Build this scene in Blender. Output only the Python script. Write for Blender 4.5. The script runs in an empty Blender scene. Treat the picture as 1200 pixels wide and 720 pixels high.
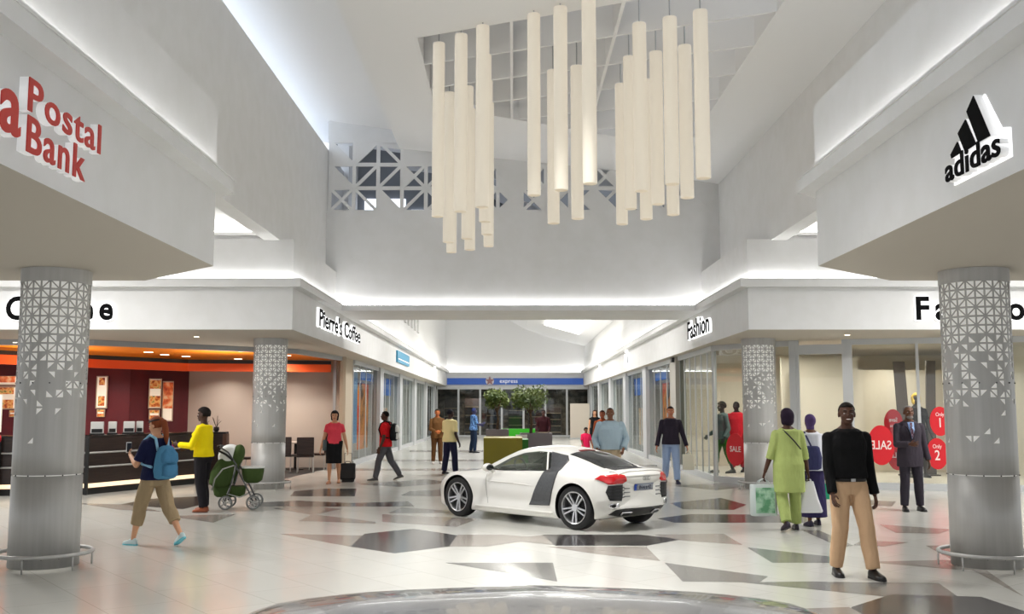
import bpy, bmesh, math, random
from mathutils import Vector, Matrix
from mathutils.bvhtree import BVHTree
random.seed(7)
PI = math.pi
C = bpy.context.scene.collection
# ------------------------------------------------------------- camera facts
FPX = 1166.7; TH = math.atan(121 / FPX); CAMZ = 1.62; CXP = 601.0
_s, _c = math.sin(TH), math.cos(TH)
def ray(u, v):
    a = (u - CXP) / FPX; b = (360 - v) / FPX
    return (a, _c - _s * b, _s + _c * b)
def gz(u, v, z=0.0):                      # point of the place at height z
    d = ray(u, v); t = (z - CAMZ) / d[2]
    return Vector((d[0] * t, d[1] * t, z))
def gy(u, v, Y):                          # point of the place at depth Y
    d = ray(u, v); t = Y / d[1]
    return Vector((d[0] * t, Y, CAMZ + d[2] * t))

# ------------------------------------------------------------- materials
def lin(c):
    return tuple((x / 12.92 if x <= 0.04045 else ((x + 0.055) / 1.055) ** 2.4) for x in c)
_mats = {}
def mat(name, rgb, rough=0.5, metal=0.0, spec=0.5, emit=None, es=1.0, coat=0.0, trans=0.0, ior=1.45, alpha=1.0):
    if name in _mats: return _mats[name]
    m = bpy.data.materials.new(name); m.use_nodes = True
    b = m.node_tree.nodes['Principled BSDF']
    c = lin(tuple(x / 255 for x in rgb))
    b.inputs['Base Color'].default_value = (*c, 1)
    b.inputs['Roughness'].default_value = rough
    b.inputs['Metallic'].default_value = metal
    b.inputs['Specular IOR Level'].default_value = spec
    b.inputs['Coat Weight'].default_value = coat
    b.inputs['Transmission Weight'].default_value = trans
    b.inputs['IOR'].default_value = ior
    b.inputs['Alpha'].default_value = alpha
    if emit:
        b.inputs['Emission Color'].default_value = (*lin(tuple(x / 255 for x in emit)), 1)
        b.inputs['Emission Strength'].default_value = es
    _mats[name] = m
    return m
def noise_mix(m, rgb2, scale=8, lo=0.4, hi=0.6, detail=4, stretch=None, coord='Object'):
    nt = m.node_tree; b = nt.nodes['Principled BSDF']
    tc = nt.nodes.new('ShaderNodeTexCoord'); n = nt.nodes.new('ShaderNodeTexNoise')
    n.inputs['Scale'].default_value = scale; n.inputs['Detail'].default_value = detail
    src = tc.outputs[coord]
    if stretch:
        mp = nt.nodes.new('ShaderNodeMapping'); mp.inputs['Scale'].default_value = stretch
        nt.links.new(src, mp.inputs['Vector']); src = mp.outputs['Vector']
    nt.links.new(src, n.inputs['Vector'])
    r = nt.nodes.new('ShaderNodeValToRGB')
    r.color_ramp.elements[0].position = lo; r.color_ramp.elements[1].position = hi
    r.color_ramp.elements[0].color = b.inputs['Base Color'].default_value
    r.color_ramp.elements[1].color = (*lin(tuple(x / 255 for x in rgb2)), 1)
    nt.links.new(n.outputs['Fac'], r.inputs['Fac']); nt.links.new(r.outputs['Color'], b.inputs['Base Color'])
    return m
def bump(m, scale=60, strength=0.2, dist=0.01, stretch=None):
    nt = m.node_tree; b = nt.nodes['Principled BSDF']
    tc = nt.nodes.new('ShaderNodeTexCoord'); n = nt.nodes.new('ShaderNodeTexNoise')
    n.inputs['Scale'].default_value = scale
    src = tc.outputs['Object']
    if stretch:
        mp = nt.nodes.new('ShaderNodeMapping'); mp.inputs['Scale'].default_value = stretch
        nt.links.new(src, mp.inputs['Vector']); src = mp.outputs['Vector']
    nt.links.new(src, n.inputs['Vector'])
    bp = nt.nodes.new('ShaderNodeBump'); bp.inputs['Strength'].default_value = strength; bp.inputs['Distance'].default_value = dist
    nt.links.new(n.outputs['Fac'], bp.inputs['Height']); nt.links.new(bp.outputs['Normal'], b.inputs['Normal'])
    return m

M_WALL = noise_mix(mat('white_plaster', (223, 223, 223), 0.75, spec=0.3), (219, 219, 218), 3, .35, .65)
M_CEIL = mat('ceiling_paint', (233, 233, 233), 0.8, spec=0.2)
M_LED = mat('led_cove', (255, 255, 255), emit=(255, 254, 252), es=11.0)
M_LEDN = mat('led_near', (255, 255, 255), emit=(255, 254, 252), es=9.0)
M_LEDW = mat('led_wing', (255, 255, 255), emit=(255, 250, 240), es=9.0)
M_STEEL = noise_mix(mat('brushed_steel', (184, 183, 181), 0.46, metal=0.3), (172, 171, 168), 3, .3, .7, stretch=(6, 6, .25))
M_ALU = mat('anodised_aluminium', (176, 178, 180), 0.4, metal=0.6)
M_DARKMETAL = mat('dark_metal', (40, 40, 42), 0.4, metal=0.5)
M_GLASS = None
def glass_mat(name, tint, fac=0.08):
    if name in _mats: return _mats[name]
    m = bpy.data.materials.new(name); m.use_nodes = True; nt = m.node_tree
    for n in list(nt.nodes): nt.nodes.remove(n)
    o = nt.nodes.new('ShaderNodeOutputMaterial'); t = nt.nodes.new('ShaderNodeBsdfTransparent')
    g = nt.nodes.new('ShaderNodeBsdfGlossy'); mx = nt.nodes.new('ShaderNodeMixShader'); f = nt.nodes.new('ShaderNodeFresnel')
    t.inputs['Color'].default_value = (*lin(tuple(x / 255 for x in tint)), 1); g.inputs['Roughness'].default_value = 0.02
    f.inputs['IOR'].default_value = 1.4
    mr = nt.nodes.new('ShaderNodeMapRange'); mr.inputs['From Max'].default_value = 1.0; mr.inputs['To Min'].default_value = .03; mr.inputs['To Max'].default_value = .16
    nt.links.new(f.outputs[0], mr.inputs['Value']); nt.links.new(mr.outputs[0], mx.inputs[0]); nt.links.new(t.outputs[0], mx.inputs[1]); nt.links.new(g.outputs[0], mx.inputs[2])
    nt.links.new(mx.outputs[0], o.inputs[0]); _mats[name] = m
    return m
M_GLASS = glass_mat('shop_glass', (240, 244, 243))

# ------------------------------------------------------------- mesh builder
class MB:
    """collects faces, each with a material index"""
    def __init__(s): s.v = []; s.f = []; s.mi = []
    def add(s, vs, fs, mi=0):
        b = len(s.v); s.v += [tuple(x) for x in vs]
        for f in fs: s.f.append(tuple(b + i for i in f)); s.mi.append(mi)
        return s
    def box(s, x0, x1, y0, y1, z0, z1, mi=0, M=None):
        vs = [Vector((x, y, z)) for z in (z0, z1) for y in (y0, y1) for x in (x0, x1)]
        if M: vs = [M @ v for v in vs]
        return s.add(vs, [(0, 2, 3, 1), (4, 5, 7, 6), (0, 1, 5, 4), (2, 6, 7, 3), (0, 4, 6, 2), (1, 3, 7, 5)], mi)
    def prism(s, poly, z0, z1, mi=0, M=None):
        a = sum(poly[i][0] * poly[(i + 1) % len(poly)][1] - poly[(i + 1) % len(poly)][0] * poly[i][1] for i in range(len(poly)))
        if a < 0: poly = poly[::-1]
        n = len(poly)
        vs = [Vector((p[0], p[1], z0)) for p in poly] + [Vector((p[0], p[1], z1)) for p in poly]
        if M: vs = [M @ v for v in vs]
        fs = [tuple(range(n))[::-1], tuple(range(n, 2 * n))] + [(i, (i + 1) % n, n + (i + 1) % n, n + i) for i in range(n)]
        return s.add(vs, fs, mi)
    def rings(s, rings, mi=0, cap=True, closed=True):
        n = len(rings[0]); b = len(s.v)
        for r in rings: s.v += [tuple(p) for p in r]
        for k in range(len(rings) - 1):
            for i in range(n if closed else n - 1):
                j = (i + 1) % n
                s.f.append((b + k * n + i, b + k * n + j, b + (k + 1) * n + j, b + (k + 1) * n + i)); s.mi.append(mi)
        if cap:
            s.f.append(tuple(b + i for i in range(n))[::-1]); s.mi.append(mi)
            e = b + (len(rings) - 1) * n
            s.f.append(tuple(e + i for i in range(n))); s.mi.append(mi)
        return s
    def lathe(s, prof, seg=24, mi=0, M=None, cap=True):
        rs = []
        for r, z in prof:
            ring = [Vector((r * math.cos(2 * PI * i / seg), r * math.sin(2 * PI * i / seg), z)) for i in range(seg)]
            if M: ring = [M @ p for p in ring]
            rs.append(ring)
        return s.rings(rs, mi, cap)
    def tube(s, pts, r, seg=10, mi=0, closed=False, cap=True):
        pts = [Vector(p) for p in pts]; n = len(pts); rs = []
        rad = r if isinstance(r, (list, tuple)) else [r] * n
        up = None
        for i, p in enumerate(pts):
            if closed: t = pts[(i + 1) % n] - pts[i - 1]
            else: t = (pts[min(i + 1, n - 1)] - pts[max(i - 1, 0)])
            t.normalize()
            if up is None: up = Vector((0, 0, 1)) if abs(t.z) < .9 else Vector((1, 0, 0))
            a = t.cross(up)
            if a.length < 1e-5: a = t.cross(Vector((0, 1, 0)))
            a.normalize(); up = a.cross(t).normalized()
            rs.append([p + (a * math.cos(2 * PI * k / seg) + up * math.sin(2 * PI * k / seg)) * rad[i] for k in range(seg)])
        if closed: rs.append(rs[0]); return s.rings(rs, mi, False)
        return s.rings(rs, mi, cap)
    def ell(s, c, ax, R=None, mi=0, seg=20, rows=12):
        c = Vector(c); rs = []
        for k in range(rows + 1):
            t = -PI / 2 + PI * k / rows; cz = math.sin(t); cr = max(math.cos(t), 0.02)
            ring = []
            for i in range(seg):
                p = Vector((ax[0] * cr * math.cos(2 * PI * i / seg), ax[1] * cr * math.sin(2 * PI * i / seg), ax[2] * cz))
                if R: p = R @ p
                ring.append(c + p)
            rs.append(ring)
        return s.rings(rs, mi)
    def build(s, name, mats, parent=None, smooth=False, loc=None, bevel=0, kind=None, autosmooth=None):
        me = bpy.data.meshes.new(name); me.from_pydata(s.v, [], s.f)
        if not isinstance(mats, (list, tuple)): mats = [mats]
        for m in mats: me.materials.append(m)
        me.polygons.foreach_set('material_index', s.mi)
        if smooth: me.polygons.foreach_set('use_smooth', [True] * len(s.f))
        me.update()
        o = bpy.data.objects.new(name, me); C.objects.link(o)
        if autosmooth is not None:
            me.set_sharp_from_angle(angle=math.radians(autosmooth))
        if loc: o.location = loc
        if parent: o.parent = parent
        if bevel:
            b = o.modifiers.new('bevel', 'BEVEL'); b.width = bevel; b.segments = 2; b.limit_method = 'ANGLE'; b.angle_limit = math.radians(40)
        if kind: o['kind'] = kind
        return o
def tag(o, label, cat, group=None, kind=None):
    o['label'] = label; o['category'] = cat
    if group: o['group'] = group
    if kind: o['kind'] = kind
    return o
def thing(name, label, cat, loc=(0, 0, 0), rz=0, group=None):
    o = bpy.data.objects.new(name, None); C.objects.link(o); o.empty_display_size = .2
    o.location = loc; o.rotation_euler = (0, 0, rz)
    return tag(o, label, cat, group)
def struct(name, mb, m, **k): return mb.build(name, m, kind='structure', **k)
def dup(root, loc, rz=None, label=None):
    r = root.copy(); C.objects.link(r); r.location = loc
    if rz is not None: r.rotation_euler = (0, 0, rz)
    if label: r['label'] = label
    for ch in root.children:
        c = ch.copy(); C.objects.link(c); c.parent = r
        for g in ch.children:
            d = g.copy(); C.objects.link(d); d.parent = c
    return r
def text_mesh(txt, size, ext, m, name, parent=None, offset=0.0, sx=1.0, align='LEFT', spacing=1.0, bev=0):
    cu = bpy.data.curves.new(name, 'FONT'); cu.body = txt; cu.size = size; cu.extrude = ext; cu.offset = offset
    cu.align_x = align; cu.space_character = spacing; cu.resolution_u = 4
    t = bpy.data.objects.new('tmp_text', cu); C.objects.link(t)
    dg = bpy.context.evaluated_depsgraph_get(); dg.update()
    me = bpy.data.meshes.new_from_object(t.evaluated_get(dg)); bpy.data.objects.remove(t); bpy.data.curves.remove(cu)
    me.materials.clear(); me.materials.append(m); me.name = name
    for v in me.vertices: v.co.x *= sx
    o = bpy.data.objects.new(name, me); C.objects.link(o)
    if parent: o.parent = parent
    return o
def disk_light(x, y, z, energy, color=(1, .95, .88), size=.25, spot=130):
    """a disk area light facing down, with no fitting of its own"""
    l = bpy.data.lights.new('disk_area', 'AREA'); l.energy = energy; l.color = color; l.shape = 'DISK'; l.size = size; l.spread = math.radians(spot)
    o = bpy.data.objects.new('disk_area', l); C.objects.link(o); o.location = (x, y, z)
    return o
# ============================================================= the hall
XL, XR = -4.07, 4.35           # fascias of the far blocks
YB = 18.3                      # where the far blocks begin
FL, FR = -3.09, 3.15           # fascias of the near blocks
WL, WR = -4.33, 4.80           # high walls of the atrium
YBK = 22.8                     # back wall over the bridge
YE = 61.5                      # end of the mall
YN = -2.0
Z0, Z1, Z2, Z3 = 3.10, 3.88, 4.03, 4.79

# ---- floor: pale stone slabs with an inlay of grey, taupe and black facets
def stone(name, rgb, rgb2, rough):
    m = mat(name, rgb, rough, spec=0.62, coat=0.12)
    nt = m.node_tree; b = nt.nodes['Principled BSDF']
    b.inputs['Coat Roughness'].default_value = 0.05
    tc = nt.nodes.new('ShaderNodeTexCoord'); mp = nt.nodes.new('ShaderNodeMapping')
    mp.inputs['Rotation'].default_value = (0, 0, math.radians(52))
    nt.links.new(tc.outputs['Object'], mp.inputs['Vector'])
    n = nt.nodes.new('ShaderNodeTexNoise'); n.inputs['Scale'].default_value = 1.3; n.inputs['Detail'].default_value = 6
    nt.links.new(mp.outputs['Vector'], n.inputs['Vector'])
    mix = nt.nodes.new('ShaderNodeMixRGB')
    mix.inputs[1].default_value = b.inputs['Base Color'].default_value; mix.inputs[2].default_value = (*lin(tuple(x / 255 for x in rgb2)), 1)
    nt.links.new(n.outputs['Fac'], mix.inputs[0])
    br = nt.nodes.new('ShaderNodeTexBrick'); br.offset = 0.5
    br.inputs['Scale'].default_value = 1.0; br.inputs['Brick Width'].default_value = 1.15; br.inputs['Row Height'].default_value = 0.62
    br.inputs['Mortar Size'].default_value = 0.004; br.inputs['Mortar Smooth'].default_value = 0.3; br.inputs['Bias'].default_value = 0
    br.inputs['Color1'].default_value = (1, 1, 1, 1); br.inputs['Color2'].default_value = (.95, .95, .95, 1); br.inputs['Mortar'].default_value = (.72, .71, .69, 1)
    nt.links.new(mp.outputs['Vector'], br.inputs['Vector'])
    mul = nt.nodes.new('ShaderNodeMixRGB'); mul.blend_type = 'MULTIPLY'; mul.inputs[0].default_value = 1
    nt.links.new(mix.outputs[0], mul.inputs[1]); nt.links.new(br.outputs['Color'], mul.inputs[2])
    nt.links.new(mul.outputs[0], b.inputs['Base Color'])
    return m
FLM = [stone('pale_stone', (190, 189, 182), (200, 199, 193), .2), stone('taupe_stone', (146, 138, 130), (156, 149, 141), .2),
       stone('grey_stone', (118, 116, 112), (130, 128, 124), .2), stone('dark_stone', (52, 49, 49), (64, 60, 60), .16)]
fl = MB()
fl.add([(-26, -4, 0), (26, -4, 0), (26, 70, 0), (-26, 70, 0)], [(0, 1, 2, 3)], 0)
FZ = [0.0012]
def facet(px, mi):
    pts = [gz(u, v, 0) for u, v in px]
    FZ[0] += 0.00004
    a = sum(pts[i].x * pts[(i + 1) % len(pts)].y - pts[(i + 1) % len(pts)].x * pts[i].y for i in range(len(pts)))
    if a < 0: pts = pts[::-1]
    fl.add([(p.x, p.y, FZ[0]) for p in pts], [tuple(range(len(pts)))], mi)
def band(x0, x1, v0, v1, mi): facet([(x0, v0), (x1, v0), (x1, v1), (x0, v1)], mi)
# facets (outlines read as points of the ground)
facet([(327, 626), (425, 628), (415, 642), (410, 641)], 1)
facet([(411, 641), (427, 626), (485, 620), (537, 628), (526, 641), (462, 649)], 3)
facet([(537, 627), (590, 627), (640, 631), (570, 641), (526, 641)], 1)
facet([(448, 603), (560, 608), (536, 618), (448, 612)], 1)
facet([(590, 633), (640, 627), (655, 640)], 1)
facet([(636, 627), (748, 627), (803, 632), (758, 640), (650, 640)], 3)
facet([(640, 641), (757, 641), (774, 658), (700, 650)], 1)
facet([(522, 660), (648, 660), (653, 682)], 2)
facet([(765, 627), (848, 626), (870, 639), (800, 634)], 1)
facet([(779, 660), (900, 676), (890, 683), (800, 682)], 2)
facet([(876, 642), (985, 654), (980, 660), (905, 660)], 2)
facet([(870, 683), (945, 682), (1100, 684), (1130, 705), (1040, 700)], 2)
facet([(998, 712), (1045, 697), (1150, 700), (1210, 720), (1210, 740), (990, 740)], 3)
facet([(905, 715), (995, 712), (1040, 735), (930, 735)], 1)
facet([(1010, 659), (1140, 656), (1200, 668), (1120, 668)], 1)
facet([(350, 587), (410, 590), (478, 588), (486, 594), (300, 594), (290, 590)], 3)
facet([(345, 576), (380, 573), (418, 573), (416, 582), (340, 582)], 3)
facet([(366, 594), (400, 597), (366, 604), (320, 596)], 1)
facet([(350, 611), (366, 603), (440, 612), (440, 614)], 1)
facet([(470, 595), (560, 601), (455, 602)], 2)
facet([(200, 605), (276, 603), (250, 613), (215, 608)], 1)
facet([(140, 592), (175, 585), (236, 582), (235, 592), (215, 597)], 3)
facet([(90, 590), (150, 592), (190, 600), (140, 598)], 1)
facet([(785, 590), (845, 584), (875, 592), (860, 598), (800, 597)], 3)
facet([(770, 608), (810, 603), (955, 604), (945, 613), (790, 613)], 3)
facet([(790, 570), (850, 566), (880, 570), (840, 575)], 2)
facet([(1020, 587), (1050, 588), (1045, 594), (1015, 592)], 2)
facet([(1030, 615), (1115, 621), (1100, 626), (1050, 625)], 1)
facet([(1010, 634), (1065, 636), (1035, 641), (1000, 639)], 1)
facet([(940, 622), (960, 622), (1000, 640), (985, 642)], 2)
facet([(420, 568), (500, 562), (530, 566), (470, 571)], 2)
facet([(480, 576), (520, 574), (515, 582), (470, 581)], 2)
facet([(1085, 640), (1115, 640), (1200, 700), (1180, 690)], 1)
band(410, 600, 549.5, 552, 1); band(440, 610, 539, 541, 1); band(480, 720, 528, 530, 1); band(700, 770, 545, 547, 1)
struct('floor', fl, FLM)

# ---- near blocks
def block(name_suffix, poly, m=M_WALL, side=1):
    pass
nl = [(FL, YN), (FL, 10.17), (-4.22, 11.33), (-16, 11.33), (-16, YN)]
nr = [(FR, YN), (FR, 10.17), (4.33, 11.33), (16, 11.33), (16, YN)]
fl_ = [(XL, YE), (XL, YB), (-20, YB), (-20, YE)]
fr_ = [(XR, YE), (XR, YB), (20, YB), (20, YE)]
def offset_front(poly, d):
    """push every wall of a block out by d (last two edges are out of sight)"""
    n = len(poly); out = []
    a = sum(poly[i][0] * poly[(i + 1) % n][1] - poly[(i + 1) % n][0] * poly[i][1] for i in range(n)); sg = 1 if a > 0 else -1
    for i in range(n):
        p0, p1, p2 = Vector(poly[i - 1]), Vector(poly[i]), Vector(poly[(i + 1) % n])
        e1 = (p1 - p0).normalized(); e2 = (p2 - p1).normalized()
        n1 = Vector((e1.y, -e1.x)) * sg; n2 = Vector((e2.y, -e2.x)) * sg
        b = (n1 + n2); b = b / max(b.dot(n1), .2)
        out.append(tuple(p1 + b * d))
    return out
def strip_along(mb, pts, w, z0, z1, inset):
    """a thin bar following an open run of points, inset from it"""
    for (x0, y0), (x1, y1) in zip(pts[:-1], pts[1:]):
        a = Vector((x0, y0)); b = Vector((x1, y1)); d = (b - a).normalized()
        ang = math.atan2(d.y, d.x)
        Mx = Matrix.Translation((a.x, a.y, 0)) @ Matrix.Rotation(ang, 4, 'Z')
        mb.box(0, (b - a).length, -w / 2, w / 2, z0, z1, 0, Mx)
CORN = .17
M_SOFFIT = mat('soffit_shade_tone', (190, 183, 172), .8, spec=.2)  # shade of the undersides put into their colour, darker and browner
for nm, poly in (('near_left', nl), ('near_right', nr), ('far_left', fl_), ('far_right', fr_)):
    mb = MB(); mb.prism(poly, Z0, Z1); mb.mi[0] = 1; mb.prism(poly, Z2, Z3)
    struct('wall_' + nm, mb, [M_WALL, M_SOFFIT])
    mc = MB(); mc.prism(offset_front(poly, CORN), Z1, Z2 - .012); struct('trim_cornice_' + nm, mc, M_WALL)
    op = offset_front(poly, .055)
    run = {'near_left': op[0:4], 'near_right': op[0:4], 'far_left': op[0:3], 'far_right': op[0:3]}[nm]
    ml = MB(); strip_along(ml, run, .035, Z2 - .012, Z2 + .02, 0)
    o = ml.build('cove_light', M_LEDN if 'near' in nm else M_LED)
    tag(o, {'near_left': 'white light strip on the ledge above the red bank lettering', 'near_right': 'white light strip on the ledge above the three-bar logo sign',
            'far_left': 'white light strip on the ledge above the black lettering over the cafe', 'far_right': 'white light strip on the ledge above the black lettering behind the right pierced column'}[nm], 'light', 'cove light strips')
    # lip hiding the strip
    lip = MB(); oo = offset_front(poly, CORN); rr = oo[0:4] if 'near' in nm else oo[0:3]
    for (x0, y0), (x1, y1) in zip(rr[:-1], rr[1:]):
        a = Vector((x0, y0)); b = Vector((x1, y1)); d = (b - a).normalized()
        lip.box(0, (b - a).length, -.012, .012, Z2 - .02, Z2 + .005, 0, Matrix.Translation((a.x, a.y, 0)) @ Matrix.Rotation(math.atan2(d.y, d.x), 4, 'Z'))
    struct('trim_lip_' + nm, lip, M_WALL)

# ---- bridge and back wall
mb = MB(); mb.box(XL + CORN + .001, XR - CORN - .001, YBK - .17, 25.0, Z1 + .003, Z2 - .015); mb.box(WL - .2, WR + .2, YBK, 25.0, Z2, 6.16)
struct('wall_back', mb, M_WALL)
ml = MB(); ml.box(XL + .02, XR - .02, YBK - .07, YBK - .035, Z2 - .012, Z2 + .02); tag(ml.build('cove_light', M_LED), 'white light strip along the bridge under the hanging lamps', 'light', 'cove light strips')
# ---- high walls
mb = MB(); mb.box(WL - .3, WL, YN, 25, Z3 - .02, 7.70); struct('wall_left_high', mb, M_WALL)
mb = MB(); mb.box(WR, WR + .3, YN, 25, Z3 - .02, 6.97); struct('wall_right_high', mb, M_WALL)

# ---- roof of the atrium: folded plates, falling to the right
def zr(x): return 7.72 - 0.104 * (x + 2.6)
def plate(mb, quad, th=.08):
    q = [Vector(p) for p in quad]; n = len(q)
    mb.add(q + [p + Vector((0, 0, th)) for p in q], [tuple(range(n)), tuple(range(n, 2 * n))[::-1]] + [(i, n + i, n + (i + 1) % n, (i + 1) % n) for i in range(n)])
rf = MB()
plate(rf, [(-5.2, YN, 8.52), (-5.2, 25, 8.52), (-2.55, 25, 8.14), (-2.55, YN, 8.14)])                 # raised left plate
plate(rf, [(-2.66, YN, zr(-2.66) + .02), (-2.66, 25, zr(-2.66) + .02), (-2.62, 25, 8.2), (-2.62, YN, 8.2)], .02)   # riser
# lower plate round the lantern opening (a skewed parallelogram)
A = Vector((-1.57, 15.55)); B = Vector((3.65, 11.9)); D = Vector((-1.57, 19.2)); E_ = Vector((3.65, 20.4)); 
def P3(x, y, dz=0): return (x, y, zr(x) + dz)
plate(rf, [P3(-2.66, YN), P3(-2.66, 25), P3(-1.57, 25), P3(-1.57, YN)])
plate(rf, [P3(-1.57, YN), P3(-1.57, A.y), P3(3.65, B.y), P3(3.65, YN)])
plate(rf, [P3(-1.57, D.y), P3(-1.57, 25), P3(3.65, 25), P3(3.65, E_.y)])
plate(rf, [(3.65, YN, zr(3.65)), (3.65, 25, zr(3.65)), (5.2, 25, 6.80), (5.2, YN, 6.80)])
struct('ceiling', rf, M_CEIL)
# coffer fins in the opening
cf = MB()
dirf = (B - A).normalized()
def fin(p, q, z0x, h=.55, t=.05):
    d = Vector((q[0] - p[0], q[1] - p[1])).normalized(); nx, ny = -d.y * t / 2, d.x * t / 2
    zp, zq = zr(p[0]) + z0x, zr(q[0]) + z0x
    b = [(p[0] + nx, p[1] + ny, zp), (p[0] - nx, p[1] - ny, zp), (q[0] - nx, q[1] - ny, zq), (q[0] + nx, q[1] + ny, zq)]
    cf.add(b + [(x, y, z + h) for x, y, z in b], [(0, 1, 2, 3), (7, 6, 5, 4), (0, 4, 5, 1), (1, 5, 6, 2), (2, 6, 7, 3), (3, 7, 4, 0)])
for k in range(-1, 7):
    y0 = 15.55 + k * 1.28
    x0, x1 = -1.57, 3.65
    sl = (B.y - A.y) / (B.x - A.x)
    pts = []
    # clip the skewed fin to the opening
    ylim = lambda x: D.y + (E_.y - D.y) * (x + 1.57) / 5.22
    xs = [x0 + (x1 - x0) * i / 40 for i in range(41)]
    ok = [x for x in xs if A.y + sl * (x - x0) - .01 <= y0 + sl * (x - x0) <= ylim(x)]
    if len(ok) > 3: fin((ok[0], y0 + sl * (ok[0] - x0)), (ok[-1], y0 + sl * (ok[-1] - x0)), 0.0)
for x in (-1.57, -.02, 1.55, 3.65):
    f0 = A.y + (B.y - A.y) * (x + 1.57) / 5.22; f1 = D.y + (E_.y - D.y) * (x + 1.57) / 5.22
    fin((x, f0), (x, f1), 0.0)
fin((-1.57, D.y), (3.65, E_.y), 0)
struct('ceiling_coffer', cf, M_CEIL)
# lantern roof above the coffer
lr = MB(); lr.box(-2.5, 4.2, 11, 21.5, 8.62, 8.7); 
lr.box(-2.5, -2.42, 11, 21.5, 8.2, 8.62)
struct('ceiling_lantern', lr, M_CEIL)
# wings of the cross hall
for sx, x0, x1, nm in ((-1, -16, WL - .02, 'left'), (1, WR + .02, 16, 'right')):
    mb = MB(); mb.box(min(x0, x1), max(x0, x1), 11.0, 18.9, 5.22, 5.32)
    mb.box(min(x0, x1), max(x0, x1), 18.86, 18.94, Z3 - .3, 5.22)
    mb.box(min(x0, x1), max(x0, x1), 18.70, 18.86, 4.94, 5.0)
    struct('ceiling_wing_' + nm, mb, M_CEIL)
    ml = MB(); ml.box(min(x0, x1) + .3, max(x0, x1) - .3, 18.74, 18.80, 5.0, 5.03)
    tag(ml.build('cove_light', M_LEDW), 'white light strip high in the %s side wing of the cross hall' % nm, 'light', 'cove light strips')

# ---- pierced screen over the back wall
scr = MB()
cell = .56; T = .05
sx0, sz0 = WL + .0, 6.16
def bar(a, b, w=.1):
    a = Vector((a[0], 0, a[1])); b = Vector((b[0], 0, b[1])); d = (b - a).normalized(); n = Vector((-d.z, 0, d.x)) * w / 2
    a2, b2 = a - d * .02, b + d * .02; barn[0] += 1; YK = YBK + .02 + .0004 * (barn[0] % 23)
    vs = [a2 + n, a2 - n, b2 - n, b2 + n]
    scr.add([(p.x, YK, p.z) for p in vs] + [(p.x, YK + T, p.z) for p in vs], [(0, 1, 2, 3), (7, 6, 5, 4), (0, 4, 5, 1), (1, 5, 6, 2), (2, 6, 7, 3), (3, 7, 4, 0)])
def solid(pts):
    n = len(pts)
    scr.add([(p[0], YBK + .03, p[1]) for p in pts] + [(p[0], YBK + .06, p[1]) for p in pts], [tuple(range(n)), tuple(range(n, 2 * n))[::-1]])
rs = random.Random(11); drawn = set(); barn = [0]
def ztop(x): return 8.3 if x < -2.62 else zr(x) + .02
nx = int((WR - WL) / cell) + 1
for i in range(nx):
    for j in range(4):
        x, z = sx0 + i * cell + .06, sz0 + j * cell + .06
        if x + cell > WR: continue
        zt = ztop(x + cell / 2)
        if z > zt: continue
        c00, c10, c11, c01, cc = (x, z), (x + cell, z), (x + cell, z + cell), (x, z + cell), (x + cell / 2, z + cell / 2)
        for a, b in ((c00, c10), (c10, c11), (c11, c01), (c01, c00)):
            key = (round((a[0] + b[0]) * 50), round((a[1] + b[1]) * 50))
            if key not in drawn: drawn.add(key); bar(a, b, .085)
        left = x < -1.9
        if left:
            diag = rs.choice('/\\xx')
            if (i, j) in ((1, 0), (1, 1)): diag = '\\' if j == 0 else '/'
            if (i, j) in ((2, 0),): diag = '\\'
            if z + cell > zt + .05 and i > 2: solid([c00, c10, c11, c01]); continue
            if z + cell > zt - .25 and j >= 3: solid([c00, c10, c11, c01]); continue
            if j == 2 and i in (1, 3): solid([c00, c11, c01]); diag = '/'
        else:
            diag = 'x' if j == 0 else rs.choice('/\\x')
        if diag in '/x': bar(c00, c11, .07)
        if diag in '\\x': bar(c01, c10, .07)
        fillp = (.12, .2, .25, 1)[j] if left else (.5, .62, .97, 1)[j]
        if diag == 'x':
            for tri in ((c00, c10, cc), (c10, c11, cc), (c11, c01, cc), (c01, c00, cc)):
                if rs.random() < fillp: solid(tri)
        else:
            tris = ((c00, c10, c11), (c00, c11, c01)) if diag == '/' else ((c00, c10, c01), (c10, c11, c01))
            for tri in tris:
                if rs.random() < fillp: solid(tri)
mb2 = scr
mb2.box(WL, WR, YBK + .015, YBK + .075, 6.16, 6.23)
xe = sx0 + .06 + cell * int((WR - sx0 - .06) / cell)
mb2.box(xe + .03, WR, YBK + .03, YBK + .06, 6.2, 7.1)
# plain strip closing the screen to the plates
mb2.add([(WL, YBK + .045, 7.95), (-2.62, YBK + .045, 7.7), (-2.62, YBK + .045, 8.2), (WL, YBK + .045, 8.5)], [(0, 1, 2, 3)])
struct('wall_pierced_screen', mb2, M_WALL)
# space behind the screen: grey wall with bright panes
mb = MB(); mb.box(WL - .5, WR + .3, 26.5, 26.6, 6.0, 9.0); mb.box(WL - .3, WR + .3, 25, 26.5, 6.0, 6.1); struct('wall_clerestory', mb, mat('clerestory_grey', (128, 132, 138), .8))
M_SKYPANE = mat('clerestory_daylight', (240, 245, 250), emit=(235, 242, 255), es=1.5)
mb = MB()
for x0, x1, z0, z1 in ((-4.0, -2.9, 6.3, 7.3), (-2.75, -2.1, 6.2, 7.0), (-.3, .3, 6.2, 6.9)):
    mb.box(x0, x1, 26.44, 26.49, z0, z1)
struct('window_1', mb, M_SKYPANE)
mb = MB(); mb.box(-4.9, -4.84, YN, 25, 7.72, 8.4); struct('window_2', mb, mat('side_daylight', (240, 245, 250), emit=(226, 238, 255), es=1.1))

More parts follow.
